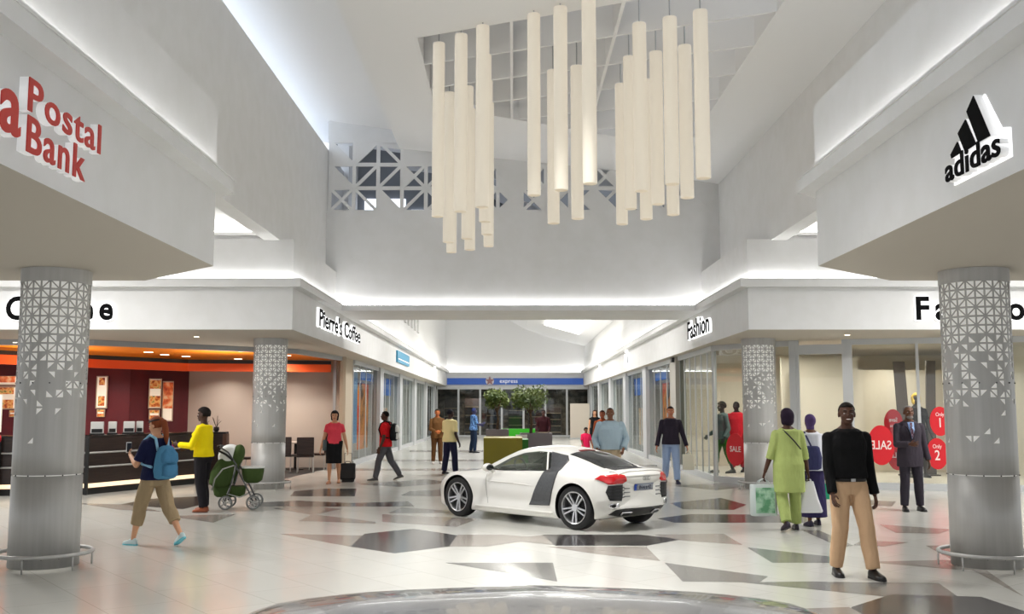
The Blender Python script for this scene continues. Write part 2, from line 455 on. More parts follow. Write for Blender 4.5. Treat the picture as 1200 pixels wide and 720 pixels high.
# ---- the mall beyond the bridge
M_BRIGHT = mat('mall_plaster', (228, 228, 228), .8, spec=.2)
mb = MB(); mb.box(-4.5, -4.2, 25, YE, Z3 - .02, 9.2)
for k in range(9): mb.box(-4.2, -4.12, 33 + k * 1.3, 33.5 + k * 1.3, 5.0, 9.0)
struct('wall_left_mall', mb, M_BRIGHT)
mb = MB(); mb.box(4.45, 4.75, 25, YE, Z3 - .02, 5.7); struct('wall_right_mall', mb, M_BRIGHT)
mb = MB()
prof = [(-4.5, 9.0), (-2.4, 8.5), (-.6, 7.35), (.8, 6.6), (2.4, 6.05), (4.75, 5.5)]
for (xa, za), (xb, zb) in zip(prof[:-1], prof[1:]): plate(mb, [(xa, 25, za), (xa, YE, za), (xb, YE, zb), (xb, 25, zb)], .06)
struct('ceiling_mall', mb, M_BRIGHT)
mb = MB(); mb.add([(1.7, 40, 6.24), (1.7, 54, 6.24), (3.6, 54, 5.72), (3.6, 40, 5.72)], [(0, 1, 2, 3)])
struct('window_3', mb, mat('skylight_daylight', (255, 255, 255), emit=(255, 250, 240), es=3.0))
mb = MB(); mb.box(-20, 20, YE, YE + .3, Z0, 9.2); struct('wall_end', mb, M_BRIGHT)
mb = MB(); mb.box(XL, XR, YE - .3, YE, 3.83, 3.98); struct('trim_end', mb, M_BRIGHT)
ml = MB(); ml.box(XL + .1, XR - .1, YE - .12, YE - .06, 3.98, 4.03); tag(ml.build('cove_light', M_LED), 'white light strip above the blue sign band at the far end', 'light', 'cove light strips')
# lights added to brighten the mall, hung free below its roof
for Y in (28, 36, 44, 52):
    l = disk_light(0.1, Y, 5.9, 290, (1, .98, .95), 1.6, 170); l.name = 'mall_fill'
# unseen lights added over hall and wings to brighten floor and fascias
for i, (x, y, z, e, sp) in enumerate(((.3, 3.0, 7.32, 45, 80), (.3, 8.0, 7.32, 85, 76), (.3, 11.9, 7.32, 120, 78), (-8.5, 14.8, 5.2, 260, 160), (9, 14.8, 5.2, 260, 160))):
    l = disk_light(x, y, z - .03, e, (1, .985, .965), .7, sp); l.name = 'hall_fill'
for x, y in ((-6.4, 20.1), (-9.0, 19.8), (6.6, 19.6), (9.0, 19.2)):  # lamps added under the far soffits for extra light
    o = MB().lathe([(.05, -.006), (.05, .002)], 16).build('ceiling_lamp', mat('lamp_disc', (255, 250, 235), emit=(255, 240, 210), es=3.0), loc=(x, y, Z0 - .002))
    tag(o, 'small round added lamp in the soffit in front of the ' + ('cafe' if x < 0 else 'fashion shop'), 'light', 'added soffit lamps by the ' + ('cafe' if x < 0 else 'fashion shop'))
    l = disk_light(x, y, Z0 - .012, 13, (1, .97, .92), .09, 150); l.name = 'added_soffit_lamp'
# ---- world: a pale overcast daylight that enters at the open ends
w = bpy.data.worlds.new('daylight'); bpy.context.scene.world = w; w.use_nodes = True
w.node_tree.nodes['Background'].inputs['Color'].default_value = (.93, .96, 1.0, 1)
w.node_tree.nodes['Background'].inputs['Strength'].default_value = .95
cam = bpy.data.cameras.new('camera'); co = bpy.data.objects.new('camera', cam); C.objects.link(co)
cam.sensor_width = 36; cam.lens = 36 * FPX / 1200; cam.clip_start = .05; cam.clip_end = 300
cam.shift_x = -(CXP - 600) / 1200
co.location = (0, 0, CAMZ); co.rotation_euler = (PI / 2 + TH, 0, 0)
sc = bpy.context.scene; sc.camera = co
sc.view_settings.view_transform = 'Standard'; sc.view_settings.look = 'None'; sc.view_settings.gamma = 1; sc.view_settings.exposure = 0.41
sc.view_settings.use_curve_mapping = False
try:
    sc.cycles.use_denoising = True; sc.cycles.max_bounces = 8; sc.cycles.diffuse_bounces = 5; sc.cycles.glossy_bounces = 4; sc.cycles.transparent_max_bounces = 24
    sc.cycles.sample_clamp_indirect = 6; sc.cycles.caustics_reflective = False; sc.cycles.caustics_refractive = False
except Exception: pass
def gx(u, v, X):
    d = ray(u, v); t = X / d[0]
    return Vector((X, d[1] * t, CAMZ + d[2] * t))
def ZP(z): return z
# ============================================================= pierced columns
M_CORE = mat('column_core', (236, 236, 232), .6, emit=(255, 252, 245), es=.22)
def make_column(label):
    t = thing('column', label, 'column', group='pierced steel columns')
    R0 = .345; N = 24; ch = .094; ztop = 2.965
    sk = MB(); rr = random.Random(3)
    def pt(i, z): a = 2 * PI * i / N; return Vector((R0 * math.cos(a), R0 * math.sin(a), z))
    def mid(p, c, k=.68): return c + (p - c) * k
    NR = 19
    zb = ztop - NR * ch
    for j in range(NR):
        z1 = ztop - j * ch; z0 = z1 - ch
        prob = 1.0 if j < 5 else .88 if j < 6 else max(0.05, .80 - (j - 6) / 11) if j < 17 else .06 if j < 18 else 0
        for i in range(N):
            a, b, c, d = pt(i, z0), pt(i + 1, z0), pt(i + 1, z1), pt(i, z1)
            tris = ((a, b, c), (a, c, d)) if (i + j) % 2 == 0 else ((a, b, d), (b, c, d))
            for tr in tris:
                if rr.random() < prob:
                    cen = (tr[0] + tr[1] + tr[2]) / 3
                    q = [mid(p, cen) for p in tr]
                    sk.add(list(tr) + q, [(0, 1, 4, 3), (1, 2, 5, 4), (2, 0, 3, 5)])
                else: sk.add(tr, [(0, 1, 2)])
    for z0, z1 in ((zb, .96), (.95, .02)):
        for i in range(N):
            a0, a1 = 2 * PI * i / N, 2 * PI * (i + 1) / N
            sk.add([(R0 * math.cos(a0), R0 * math.sin(a0), z1), (R0 * math.cos(a1), R0 * math.sin(a1), z1), (R0 * math.cos(a1), R0 * math.sin(a1), z0), (R0 * math.cos(a0), R0 * math.sin(a0), z0)], [(0, 1, 2, 3)])
    o = sk.build('steel_jacket', M_STEEL, t, smooth=True)
    bm = bmesh.new(); bm.from_mesh(o.data); bmesh.ops.remove_doubles(bm, verts=bm.verts, dist=.0004); bm.to_mesh(o.data); bm.free()
    so = o.modifiers.new('sheet', 'SOLIDIFY'); so.thickness = .006; so.offset = -1
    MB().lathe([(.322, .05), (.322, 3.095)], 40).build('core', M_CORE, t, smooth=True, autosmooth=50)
    MB().lathe([(.350, 2.955), (.350, 3.099)], 52).build('collar', M_STEEL, t, smooth=True, autosmooth=50)
    bd = MB()                                     # studs round the joint
    for z in (.955, .12, 1.9):
        for i in range(13):
            a = 2 * PI * (i + .5) / 13
            bd.ell((.346 * math.cos(a), .346 * math.sin(a), z), (.008, .008, .008), seg=6, rows=4)
    bd.build('stud', M_DARKMETAL, t)
    ring = MB(); ring.tube([(.465 * math.cos(2 * PI * k / 48), .465 * math.sin(2 * PI * k / 48), .155) for k in range(48)], .021, 10, closed=True)
    rail = ring.build('guard_rail', M_STEEL, t, smooth=True)
    for k in range(6):
        a = PI / 6 + k * PI / 3
        pb = MB(); pb.tube([(.465 * math.cos(a), .465 * math.sin(a), .0), (.465 * math.cos(a),   .465 * math.sin(a), .152)], .009, 8)
        pb.build('post', M_STEEL, rail, smooth=True)
    return t
col1 = make_column('pierced steel column beneath the soffit carrying the red bank lettering'); col1.location = (-4.87, 10.55, 0)
dup(col1, (4.92, 10.55, 0), PI * .37, 'pierced steel column beneath the soffit carrying the three-bar logo')
dup(col1, (-5.05, 20.75, 0), PI * .2, 'pierced steel column in front of the cafe tables, behind the stroller')
dup(col1, (5.12, 20.75, 0), PI * .55, 'pierced steel column at the shop corner behind the woman in lime green')

# ============================================================= hanging lamp tubes
M_TUBE = mat('lamp_tube', (198, 192, 178), .55, emit=(255, 242, 222), es=.26)
M_TCAP = mat('lamp_cap', (206, 196, 176), .6, emit=(255, 236, 206), es=.2)
TUBES = [  # cluster, left px, right px, top px, bottom px
 ('a', 507.5, 521.5, 51, 254), ('a', 520, 533.5, 109, 284), ('a', 524, 536, 140, 296), ('a', 533, 548, 41, 248), ('a', 541.5, 555, 102, 280),
 ('a', 545, 557.5, 128, 293), ('a', 558, 573.5, 31, 243), ('a', 562, 576, 65, 260), ('a', 564.5, 577.5, 95, 275), ('a', 567, 579, 121, 289),
 ('b', 618, 633, 17, 229), ('b', 648.5, 664.5, 9, 223), ('b', 641, 655, 83, 262), ('b', 681.5, 698, 1, 215.5), ('b', 668.5, 683, 78, 256.5),
 ('c', 741, 757, 28, 224), ('c', 776.5, 793, 21, 216), ('c', 812, 829, 13, 209), ('c', 794.5, 810, 54, 232), ('c', 761, 776, 61.5, 239.5),
 ('c', 730, 744, 67, 245), ('c', 720.5, 734, 99, 263), ('c', 748, 762.5, 94, 257), ('c', 779, 793.5, 90, 252)]
DESC = {'a': 'left bunch under the coffered lantern', 'b': 'middle bunch under the coffered lantern', 'c': 'right bunch under the coffered lantern'}
TUBE_LABELS = []
for k in 'abc':
    n = [t for t in TUBES if t[0] == k]
    order = sorted(n, key=lambda t: t[1])
    low = sorted(n, key=lambda t: -t[4])
    for t in n:
        TUBE_LABELS.append((k, order.index(t), low.index(t), len(n)))
ORD = ['first', 'second', 'third', 'fourth', 'fifth', 'sixth', 'seventh', 'eighth', 'ninth', 'tenth']
for (k, l, r, tp, bt), (kk, oi, li, n) in zip(TUBES, TUBE_LABELS):
    z = 7.5
    for _ in range(4): p = gz((l + r) / 2, tp, z); z = zr(p.x) - .06
    p = gz((l + r) / 2, tp, z)
    rad = (r - l) / 2 / FPX * math.sqrt(p.x ** 2 * 0 + p.y ** 2 + (z - CAMZ) ** 2) * .97
    zb = gy((l + r) / 2, bt, p.y).z
    word = {'a': 'left', 'b': 'middle', 'c': 'right'}[k]
    lab = 'cream lamp tube, %s from left in the %s hanging bunch, ' % (ORD[oi], word) + ('hanging lowest of all there' if li == 0 else 'hanging highest of all there' if li == n - 1 else '%s lowest of all there' % ORD[li])
    t = thing('lamp_tube', lab, 'lamp', (p.x, p.y, zb), group='hanging cream lamp tubes')
    L = z - zb
    MB().lathe([(rad * .97, 0), (rad, .015), (rad, L - .02), (rad * .97, L)], 24).build('lamp_shade', M_TUBE, t, smooth=True, autosmooth=40)
    MB().lathe([(rad * .9, -.004), (rad * .9, .004)], 24).build('end_cap', M_TCAP, t)
    MB().tube([(0, 0, L - .01), (0, 0, L + .5)], .012, 6).build('hanging_rod', M_ALU, t)

# ============================================================= signs
def frame_left(X, Y, Z): return Matrix(((0, 0, 1, X), (1, 0, 0, Y), (0, 1, 0, Z), (0, 0, 0, 1)))
def frame_right(X, Y, Z): return Matrix(((0, 0, -1, X), (-1, 0, 0, Y), (0, 1, 0, Z), (0, 0, 0, 1)))
def frame_front(X, Y, Z): return Matrix(((1, 0, 0, X), (0, 0, -1, Y), (0, 1, 0, Z), (0, 0, 0, 1)))
M_SRED = mat('sign_red', (196, 52, 46), .45)
M_SWHITE = mat('sign_return', (240, 240, 240), .4, emit=(255, 255, 255), es=.15)
M_SBLACK = mat('sign_black', (12, 12, 13), .8, spec=.1)
M_GLOW = mat('sign_glow', (250, 250, 250), .5, emit=(255, 255, 255), es=.55)
M_HALO = mat('sign_halo', (250, 250, 250), .5, emit=(255, 255, 255), es=1.1)
def sign(name, label, Mx):
    t = thing(name, label, 'sign'); t.matrix_world = Mx; return t
def letters(t, txt, w, h, depth, face, back, bold=.0, x0=0, y0=0, halo=0.0, gap=0.0, spacing=1.0):
    """lettering w wide and h (cap height) high, standing out by depth"""
    f = text_mesh(txt, 1, .004, face, 'letter_face', t, offset=bold, spacing=spacing)
    xs = [v.co.x for v in f.data.vertices]; ys = [v.co.y for v in f.data.vertices]
    sx = w / (max(xs) - min(xs)); mnx = min(xs)
    cap = .70 if txt[0].isupper() else max(ys); sy = h / cap
    b = text_mesh(txt, 1, .5, back, 'letter_return', t, offset=bold + halo, spacing=spacing)
    for v in f.data.vertices: v.co = ((v.co.x - mnx) * sx + x0, v.co.y * sy + y0, gap + depth + .006 + v.co.z)
    for v in b.data.vertices: v.co = ((v.co.x - mnx) * sx + x0, v.co.y * sy + y0, gap + (v.co.z + .5) * depth)
    return f, b
# bank lettering on the near left fascia
Xs = FL + .1
P_bl = gx(40, 128, Xs); P_r = gx(124, 172, Xs); P_tl = gx(44, 91, Xs); B_bl = gx(38, 176, Xs); B_r = gx(106, 203, Xs); B_tl = gx(42, 135, Xs)
z_p = P_bl.z; hp = P_tl.z - P_bl.z
t = sign('bank_sign', 'red two-line bank lettering with white returns on the fascia above the left pierced column', frame_left(FL, P_bl.y, z_p))
letters(t, 'Postal', P_r.y - P_bl.y, hp, .055, M_SRED, M_SWHITE, bold=.014, spacing=1.12)
letters(t, 'Bank', B_r.y - B_bl.y, B_tl.z - B_bl.z, .055, M_SRED, M_SWHITE, bold=.014, spacing=1.12, x0=B_bl.y - P_bl.y, y0=B_bl.z - z_p)
a_r = gx(29, 161, Xs); a_t = gx(10, 97, Xs)
ha = gx(24, 112, Xs).z - a_r.z
f, b = letters(t, 'a', ha * 1.05, ha * 1.06, .065, M_SRED, M_SWHITE, bold=.022, x0=a_r.y - P_bl.y - ha * 1.05, y0=a_r.z - z_p)
# three-bar logo sign on the near right fascia
Xr = FR - .1
t = sign('sportswear_sign', 'black three-bar logo sign with white glow on the fascia above the right pierced column', frame_right(FR, gx(1104, 214, Xr).y, gx(1104, 214, Xr).z))
org = gx(1104, 214, Xr)
def lp(zx, zy): p = gx(1080 + zx / 5.14, 90 + zy / 5.14, Xr); return (org.y - p.y, p.z - org.z)
bars = [[(285, 115), (245, 210), (315, 395), (385, 355)], [(238, 258), (193, 342), (235, 450), (300, 405)], [(190, 392), (150, 470), (155, 492), (213, 455)]]
for bpx in bars:
    pl = [lp(*q) for q in bpx]
    MB().prism(pl, .066, .074).build('logo_bar', M_SBLACK, t)
    cx = sum(p[0] for p in pl) / 4; cy = sum(p[1] for p in pl) / 4
    MB().prism([(cx + (p[0] - cx) * 1.06 + .0, cy + (p[1] - cy) * 1.04) for p in pl], .0, .066).build('logo_return', M_SWHITE, t)
wd = lp(448, 440)[0]
letters(t, 'adidas', wd, lp(240, 462)[1] - lp(250, 600)[1], .068, M_SBLACK, M_SWHITE, bold=.018, halo=.004, spacing=1.04)
hb = MB(); e0, e1 = lp(120, 640), lp(470, 110)
hb.prism([(-.01, -.02), (wd + .01, -.02), (wd + .01, .17), (wd - .10, .20), (wd * .62, lp(285, 115)[1] + .005), (.03, .20)], -.002, .012)
hb.build('glow_plate', M_GLOW, t)
# frontal fascia lettering
def front_sign(txt, l, r, base, cap, label, face_w=None):
    p = gy(l, base, YB - .06); q = gy(r, base, YB - .06); c = gy(l, cap, YB - .06)
    t = sign('shop_sign', label, frame_front(p.x, YB, p.z)); t['group'] = 'fascia lettering'
    letters(t, txt, q.x - p.x, c.z - p.z, .05, M_SBLACK, M_HALO, bold=.032, halo=.014, spacing=1.38)
front_sign('Coffee', 6, 132, 374, 348, 'black glowing sign lettering facing the hall over the orange-ceilinged cafe')
front_sign('Fashion', 1074, 1226, 374, 348, 'black glowing sign lettering on the fascia behind the right pierced column')
p = gx(371, 385, XL); q = gx(419.5, 402, XL)
t = sign('shop_sign', "black two-word sign lettering on the left fascia running into the mall", frame_left(XL, p.y, p.z + .06)); t['group'] = 'fascia lettering'
letters(t, "Pierre's Coffee", q.y - p.y, .36, .05, M_SBLACK, M_HALO, bold=.02, halo=.022)
p = gx(808.5, 399, XR); q = gx(834, 390, XR)
t = sign('shop_sign', 'black one-word sign lettering on the right fascia running into the mall', frame_right(XR, p.y, p.z + .02)); t['group'] = 'fascia lettering'
letters(t, 'Fashion', p.y - q.y, .42, .05, M_SBLACK, M_HALO, bold=.02, halo=.022)
M_TEAL = mat('sign_teal', (52, 140, 176), .5, emit=(52, 140, 176), es=.05)
p = gx(464, 428, XL); q = gx(478, 431, XL)
t = sign('shop_sign', 'teal rectangular sign board on the left mall fascia', frame_left(XL, p.y, 3.3)); t['group'] = 'small mall signs'
MB().box(0, q.y - p.y, 0, .40, 0, .06).build('sign_board', M_TEAL, t)
MB().box(.2, q.y - p.y - .2, .1, .14, .06, .064).build('sign_line', M_SWHITE, t)
for (u, v, s, lab) in ((733, 430, 1, 'small white emblem sign on the right mall fascia, the nearer one to the black lettering'), (702, 440, 1, 'small white emblem sign on the right mall fascia, the farther one from the black lettering'), (508, 443, -1, 'small white sign on the left mall fascia, beyond the teal board')):
    X = XR if s > 0 else XL; p = gx(u, v, X)
    t = sign('shop_sign', lab, frame_right(XR, p.y, 3.25) if s > 0 else frame_left(XL, p.y, 3.25)); t['group'] = 'small mall signs'
    MB().box(0, .5, 0, .5, 0, .05).box(.9, 1.5, 0, .5, 0, .05).prism([(.2, .58), (.9, .58), (.55, .85)], 0, .05).build('sign_emblem', M_HALO, t)
    MB().box(.12, .38, .1, .4, .05, .053).box(1.05, 1.35, .1, .4, .05, .053).build('sign_mark', mat('sign_grey', (120, 124, 130), .5), t)
# blue band at the far end
t = sign('band_sign', 'long blue sign band with a round emblem across the far end of the mall', frame_front(XL, YE - .02, 3.17))
z0 = gy(600, 451, YE).z - 3.17; z1 = gy(600, 443.5, YE).z - 3.17
MB().box(.02, XR - XL - .02, z0, z1, 0, .06).build('sign_band', mat('band_blue', (42, 78, 150), .4, emit=(42, 78, 150), es=.35), t)
ex = gy(574, 447, YE).x - XL; ez = (z0 + z1) / 2
em = MB(); em.lathe([(.26, .06), (.26, .10)], 20, M=Matrix.Translation((ex, ez + .02, 0))); em.build('emblem', mat('emblem_silver', (206, 202, 206), .4), t)
st = MB(); pts = []
for k in range(10): a = PI / 2 + k * PI / 5; r_ = .30 if k % 2 == 0 else .13; pts.append((ex + r_ * math.cos(a), ez + .02 + r_ * math.sin(a)))
st.prism(pts, .1, .115); st.build('emblem_star', mat('emblem_red', (150, 110, 110), .5), t)
f = text_mesh('express', 1, .01, M_SWHITE, 'letter_face', t)
for v in f.data.vertices: v.co = (ex + .6 + v.co.x * .36, ez - .09 + v.co.y * .36, .065 + v.co.z)

# ============================================================= cafe (left)
M_ORANGE = mat('cafe_orange', (238, 134, 8), .6, emit=(236, 140, 16), es=.0)
M_REDOR = mat('cafe_red_orange', (222, 84, 22), .55)
M_MAROON = noise_mix(mat('cafe_maroon', (92, 22, 32), .6), (82, 18, 30), 2)
M_BEIGE = mat('cafe_beige', (184, 174, 164), .8)
M_BROWN = noise_mix(mat('counter_brown', (42, 31, 28), .35), (52, 39, 35), 3, stretch=(1, 1, 12))
M_BLACK = mat('matt_black', (18, 17, 17), .5)
def wallrun(mb, pts, z0, z1, th=.1, mi=0):
    for (x0, y0), (x1, y1) in zip(pts[:-1], pts[1:]):
        a = Vector((x0, y0)); b = Vector((x1, y1)); d = b - a
        mb.box(0, d.length, 0, th, z0, z1, mi, Matrix.Translation((a.x, a.y, 0)) @ Matrix.Rotation(math.atan2(d.y, d.x), 4, 'Z'))
head = [(-18, 20.3), (-8.84, 21.0), (-5.2, 24.2), (-4.72, 27.6)]
mb = MB(); wallrun(mb, head, 2.985, 3.1, .12); struct('trim_cafe_head', mb, mat('head_grey', (168, 170, 172), .5, metal=.3))
mb = MB(); mb.prism([(-18, 20.45), (-8.8, 21.1), (-5.25, 24.35), (-4.8, 28.4), (-18, 28.4)], 3.04, 3.08); struct('ceiling_cafe', mb, M_ORANGE)
blk = [(-18, 20.9), (-11.6, 22.4), (-10.1, 24.8), (-8.7, 26.7), (-5.0, 27.4)]
mb = MB(); wallrun(mb, blk, 2.66, 2.87, .12, 0); wallrun(mb, blk, 2.87, 2.97, .04, 1)  # shadow gap over the band put in as a black strip
struct('trim_cafe_bulkhead', mb, [M_REDOR, M_BLACK])
mb = MB(); wallrun(mb, [(-19, 26.6), (-10.2, 26.6), (-9.15, 28.2)], 0, 3.04, .1); struct('wall_cafe_maroon', mb, M_MAROON)
mb = MB(); wallrun(mb, [(-9.15, 28.2), (-4.95, 28.45)], 0, 3.04, .1); struct('wall_cafe_beige', mb, M_BEIGE)
mb = MB(); wallrun(mb, [(-4.95, 28.45), (-4.72, 27.7), (-4.72, 29.4)], 0, 3.1, .08); struct('wall_cafe_pier', mb, mat('pier_beige', (182, 168, 148), .7))
mb = MB(); mb.box(-5.02, -4.94, 27.9, 28.0, 0, 3.0); struct('trim_cafe_post', mb, M_ALU)
mb = MB(); mb.prism([(-5.57, 21.7), (-5.12, 28.5), (-9.2, 28.3), (-8.2, 22.4)], .002, .006); struct('floor_cafe_mat', mb, mat('mat_black', (24, 22, 22), .6))
# recessed ceiling lamps
for i, (u, v) in enumerate(((20, 402), (113, 404), (174, 413), (193, 416), (218, 418), (251, 423), (279, 421), (284, 412), (336, 417), (364, 424))):
    p = gz(u, v, 3.035)
    o = MB().lathe([(.11, -.006), (.11, .002)], 16).build('ceiling_lamp', mat('lamp_disc', (255, 250, 235), emit=(255, 240, 210), es=3.0), loc=(p.x, p.y, 3.036))
    tag(o, 'round recessed lamp in the orange cafe ceiling, %s of the row from the left' % ORD[i], 'light', 'recessed lamps in the cafe ceiling')
for x, y in ((-7.4, 25.6), (-11.5, 24.2), (-9.2, 23.2), (-6.2, 26.6)):
    l = disk_light(x, y, 3.02, 34, (1, .92, .82), .3, 160); l.name = 'cafe_lamp'
for x, y in ((-7.0, 24.2), (-10.5, 22.6)):  # unseen upward lights added to brighten the orange ceiling
    l = disk_light(x, y, 2.1, 26, (1, .92, .8), 1.2, 170); l.name = 'cafe_ceiling_fill'; l.rotation_euler = (PI, 0, 0)
for x, y in ((-12.4, 25.8), (-10.6, 25.6), (-8.0, 27.6), (-6.2, 27.6)):
    l = disk_light(x, y, 2.64, 10, (1, .9, .8), .2, 150); l.name = 'cafe_wall_lamp'
# counter
def counter():
    t = thing('cafe_counter', 'long dark brown cafe counter with two steel rails behind the left pierced column', 'counter', (0, 0, 0))
    pth = [(-13.5, 18.75), (-9.75, 19.15), (-8.2, 19.45), (-7.05, 22.3)]
    b = MB(); wallrun(b, pth, .1, 1.08, .55); b.build('body', M_BROWN, t)
    b = MB(); wallrun(b, pth, 1.08, 1.13, .6); b.build('worktop', mat('worktop_dark', (38, 30, 28), .25), t)
    for z in (.80, .53):
        b = MB(); out = [(x + .04, y - .035) for x, y in pth]; b.tube([(x, y, z) for x, y in out], .018, 8); b.build('rail', M_STEEL, t, smooth=True)
    b = MB(); wallrun(b, [(x + .03, y - .02) for x, y in pth], .13, .21, .02); b.build('light_strip', mat('strip_warm', (240, 220, 190), emit=(255, 226, 186), es=.75), t)
    b = MB(); wallrun(b, [(x + .01, y - .01) for x, y in pth], 0, .1, .5); b.build('plinth', M_BLACK, t)
    for x, y in ((-8.2, 19.40), (-9.75, 19.10)):
        MB().box(x - .03, x + .03, y - .05, y, 0, 1.1).build('post', M_BLACK, t)
counter()
t = thing('cafe_partition', 'dark half-height cafe partition beside the far left column', 'partition', (0, 0, 0))
MB().box(-7.75, -6.78, 23.6, 23.75, 0, 1.07).build('panel', M_BROWN, t); MB().box(-7.8, -6.74, 23.56, 23.79, 1.07, 1.11).build('top_rail', M_BLACK, t)
MB().box(-6.82, -6.72, 23.58, 23.77, 0, 1.07).build('end_post', mat('post_wood', (96, 66, 50), .5), t)
for x, lab in ((-7.28, 'small dark pot with a dry twig on the half-height partition, nearer the woman in yellow'), (-7.0, 'small round dark pot on the half-height partition, nearer the far left column')):
    t = thing('plant_pot', lab, 'pot', (x, 23.68, 1.11), group='pots on the partition')
    MB().lathe([(.04, 0), (.07, .05), (.06, .12)], 14).build('pot', M_BLACK, t, smooth=True)
    tw = MB()
    for k in range(5): a = k * 1.3; tw.tube([(0, 0, .1), (.05 * math.cos(a), .05 * math.sin(a), .2), (.11 * math.cos(a), .11 * math.sin(a), .26 + .03 * k)], .006, 5)
    tw.build('twig', M_BROWN, t)
# dispensers on the counter
M_DISP = mat('dispenser_white', (210, 210, 206), .35)
for u, w, lab in ((118, .24, 'wide white dispenser on the counter next to the left pierced column'), (134, .16, 'narrow white dispenser with a dark tray on the counter, second from the left pierced column'),
                  (155, .22, 'white dispenser on the counter in front of the girl with the blue backpack'), (167, .14, 'slim white dispenser on the counter by the head of the girl with the backpack')):
    ang = math.atan2(2.85, 1.15); a = Vector((-8.2, 19.45)); b = Vector((-7.05, 22.3))
    # centre line of the worktop met by the sight line
    best = min(((abs((CXP + FPX * (a.lerp(b, s / 60).x - .26) / (a.lerp(b, s / 60).y + .1)) - u), s) for s in range(-40, 61)))[1]
    p = a.lerp(b, best / 60) + Vector((-.26, .12))
    t = thing('dispenser', lab, 'dispenser', (p.x, p.y, 1.13), math.radians(20), group='dispensers on the counter')
    MB().box(-w / 2, w / 2, -.09, .09, .03, .26).build('casing', M_DISP, t, bevel=.012)
    MB().box(-w / 2 + .02, w / 2 - .02, -.1, -.09, .05, .12).build('outlet', M_BLACK, t)
    MB().box(-w / 2 - .02, w / 2 + .02, -.12, .1, 0, .03).build('tray', M_BLACK, t)
# posters: printed pictures of food, plain generic
def print_mat(name, cols, scale, seed):
    m = mat(name, cols[0], .35); nt = m.node_tree; b = nt.nodes['Principled BSDF']
    tc = nt.nodes.new('ShaderNodeTexCoord'); mp = nt.nodes.new('ShaderNodeMapping'); mp.inputs['Location'].default_value = (seed, seed * .7, seed * .3)
    v = nt.nodes.new('ShaderNodeTexNoise'); v.inputs['Scale'].default_value = scale; v.inputs['Detail'].default_value = 3
    r = nt.nodes.new('ShaderNodeValToRGB'); r.color_ramp.interpolation = 'LINEAR'
    els = r.color_ramp.elements
    while len(els) < len(cols): els.new(.5)
    for i, c in enumerate(cols): els[i].position = .32 + .36 * i / max(1, len(cols) - 1); els[i].color = (*lin(tuple(x / 255 for x in c)), 1)
    nt.links.new(tc.outputs['Object'], mp.inputs['Vector']); nt.links.new(mp.outputs[0], v.inputs['Vector']); nt.links.new(v.outputs['Fac'], r.inputs['Fac']); nt.links.new(r.outputs['Color'], b.inputs['Base Color'])
    b.inputs['Emission Strength'].default_value = .08; nt.links.new(r.outputs['Color'], b.inputs['Emission Color'])
    return m
M_FOOD1 = print_mat('print_food', [(120, 40, 20), (206, 110, 40), (236, 190, 110), (90, 110, 40)], 9, 1)
M_FOOD2 = print_mat('print_burger', [(180, 50, 30), (230, 120, 60), (240, 200, 150)], 7, 5)
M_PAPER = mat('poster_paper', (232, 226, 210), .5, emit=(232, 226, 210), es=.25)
M_FRAMEP = mat('poster_frame', (186, 170, 150), .4)
def poster(label, u0, u1, v0, v1, Y, kind, X0=None, rz=0):
    a = gy(u0, v1, Y); b = gy(u1, v0, Y); w, h = b.x - a.x, b.z - a.z
    t = thing('poster', label, 'poster', ((a.x + b.x) / 2, Y, a.z), rz, group='posters on the maroon cafe wall')
    MB().box(-w / 2, w / 2, -.02, .02, 0, h).build('poster_frame', M_FRAMEP, t)
    MB().box(-w / 2 + .03, w / 2 - .03, -.024, -.02, .03, h - .03).build('paper', M_PAPER, t)
    for a_, z0_, z1_ in (((.28, .08, .38), (.25, .72, .95)), ((.42, .05, .42), (.42, .66, .95)), ((.45, .32, .97),))[kind]:
        MB().box(-w * a_, w * a_, -.028, -.024, h * z0_, h * z1_).build('picture', M_FOOD1 if kind < 2 else M_FOOD2, t)
poster('tall narrow cream poster with a drink picture, leftmost upright poster on the maroon wall', 112, 127, 441, 479, 26.55, 0)
poster('small square cream notice under the tall narrow poster on the maroon wall', 113.5, 123, 480, 489, 26.55, 1)
poster('upright poster with two food pictures, above the ponytail of the backpack girl', 174, 189.5, 444, 479, 27.1, 1, rz=math.radians(20))
poster('orange-red food poster with a white foot, rightmost on the maroon wall', 189.5, 203.5, 447, 494, 27.35, 2, rz=math.radians(20))
poster('small low poster half hidden by the head of the backpack girl', 174.5, 187, 480.5, 492, 27.1, 1, rz=math.radians(20))
poster('wide menu board with burger pictures left of the near left column', -30, 21, 441, 452, 24.3, 2)
poster('large white menu board with salad pictures left of the near left column', -30, 21, 453, 480, 24.3, 1)
poster('small menu card under the white menu board, left of the near left column', 11, 20, 481, 489, 24.3, 1)
# standing advert at the very left edge
t = thing('advert_stand', 'standing advert with an orange drink picture cut by the left edge of the photo', 'advert', (gz(-6, 585).x - .17, 18.4, 0))
MB().box(-.22, .28, -.02, .02, 1.22, 1.9).build('panel', M_PAPER, t); MB().ell((.1, -.03, 1.56), (.14, .015, .26)).build('picture', mat('advert_orange', (244, 160, 40), .4), t, smooth=True)
MB().tube([(0, 0, 0), (0, 0, 1.26)], .025, 8).lathe([(.22, 0), (.22, .03)], 20).build('stand', M_BLACK, t)
MB().ell((.2, -.05, 1.1), (.12, .1, .11)).build('bow', mat('bow_red', (190, 30, 40), .5), t, smooth=True)
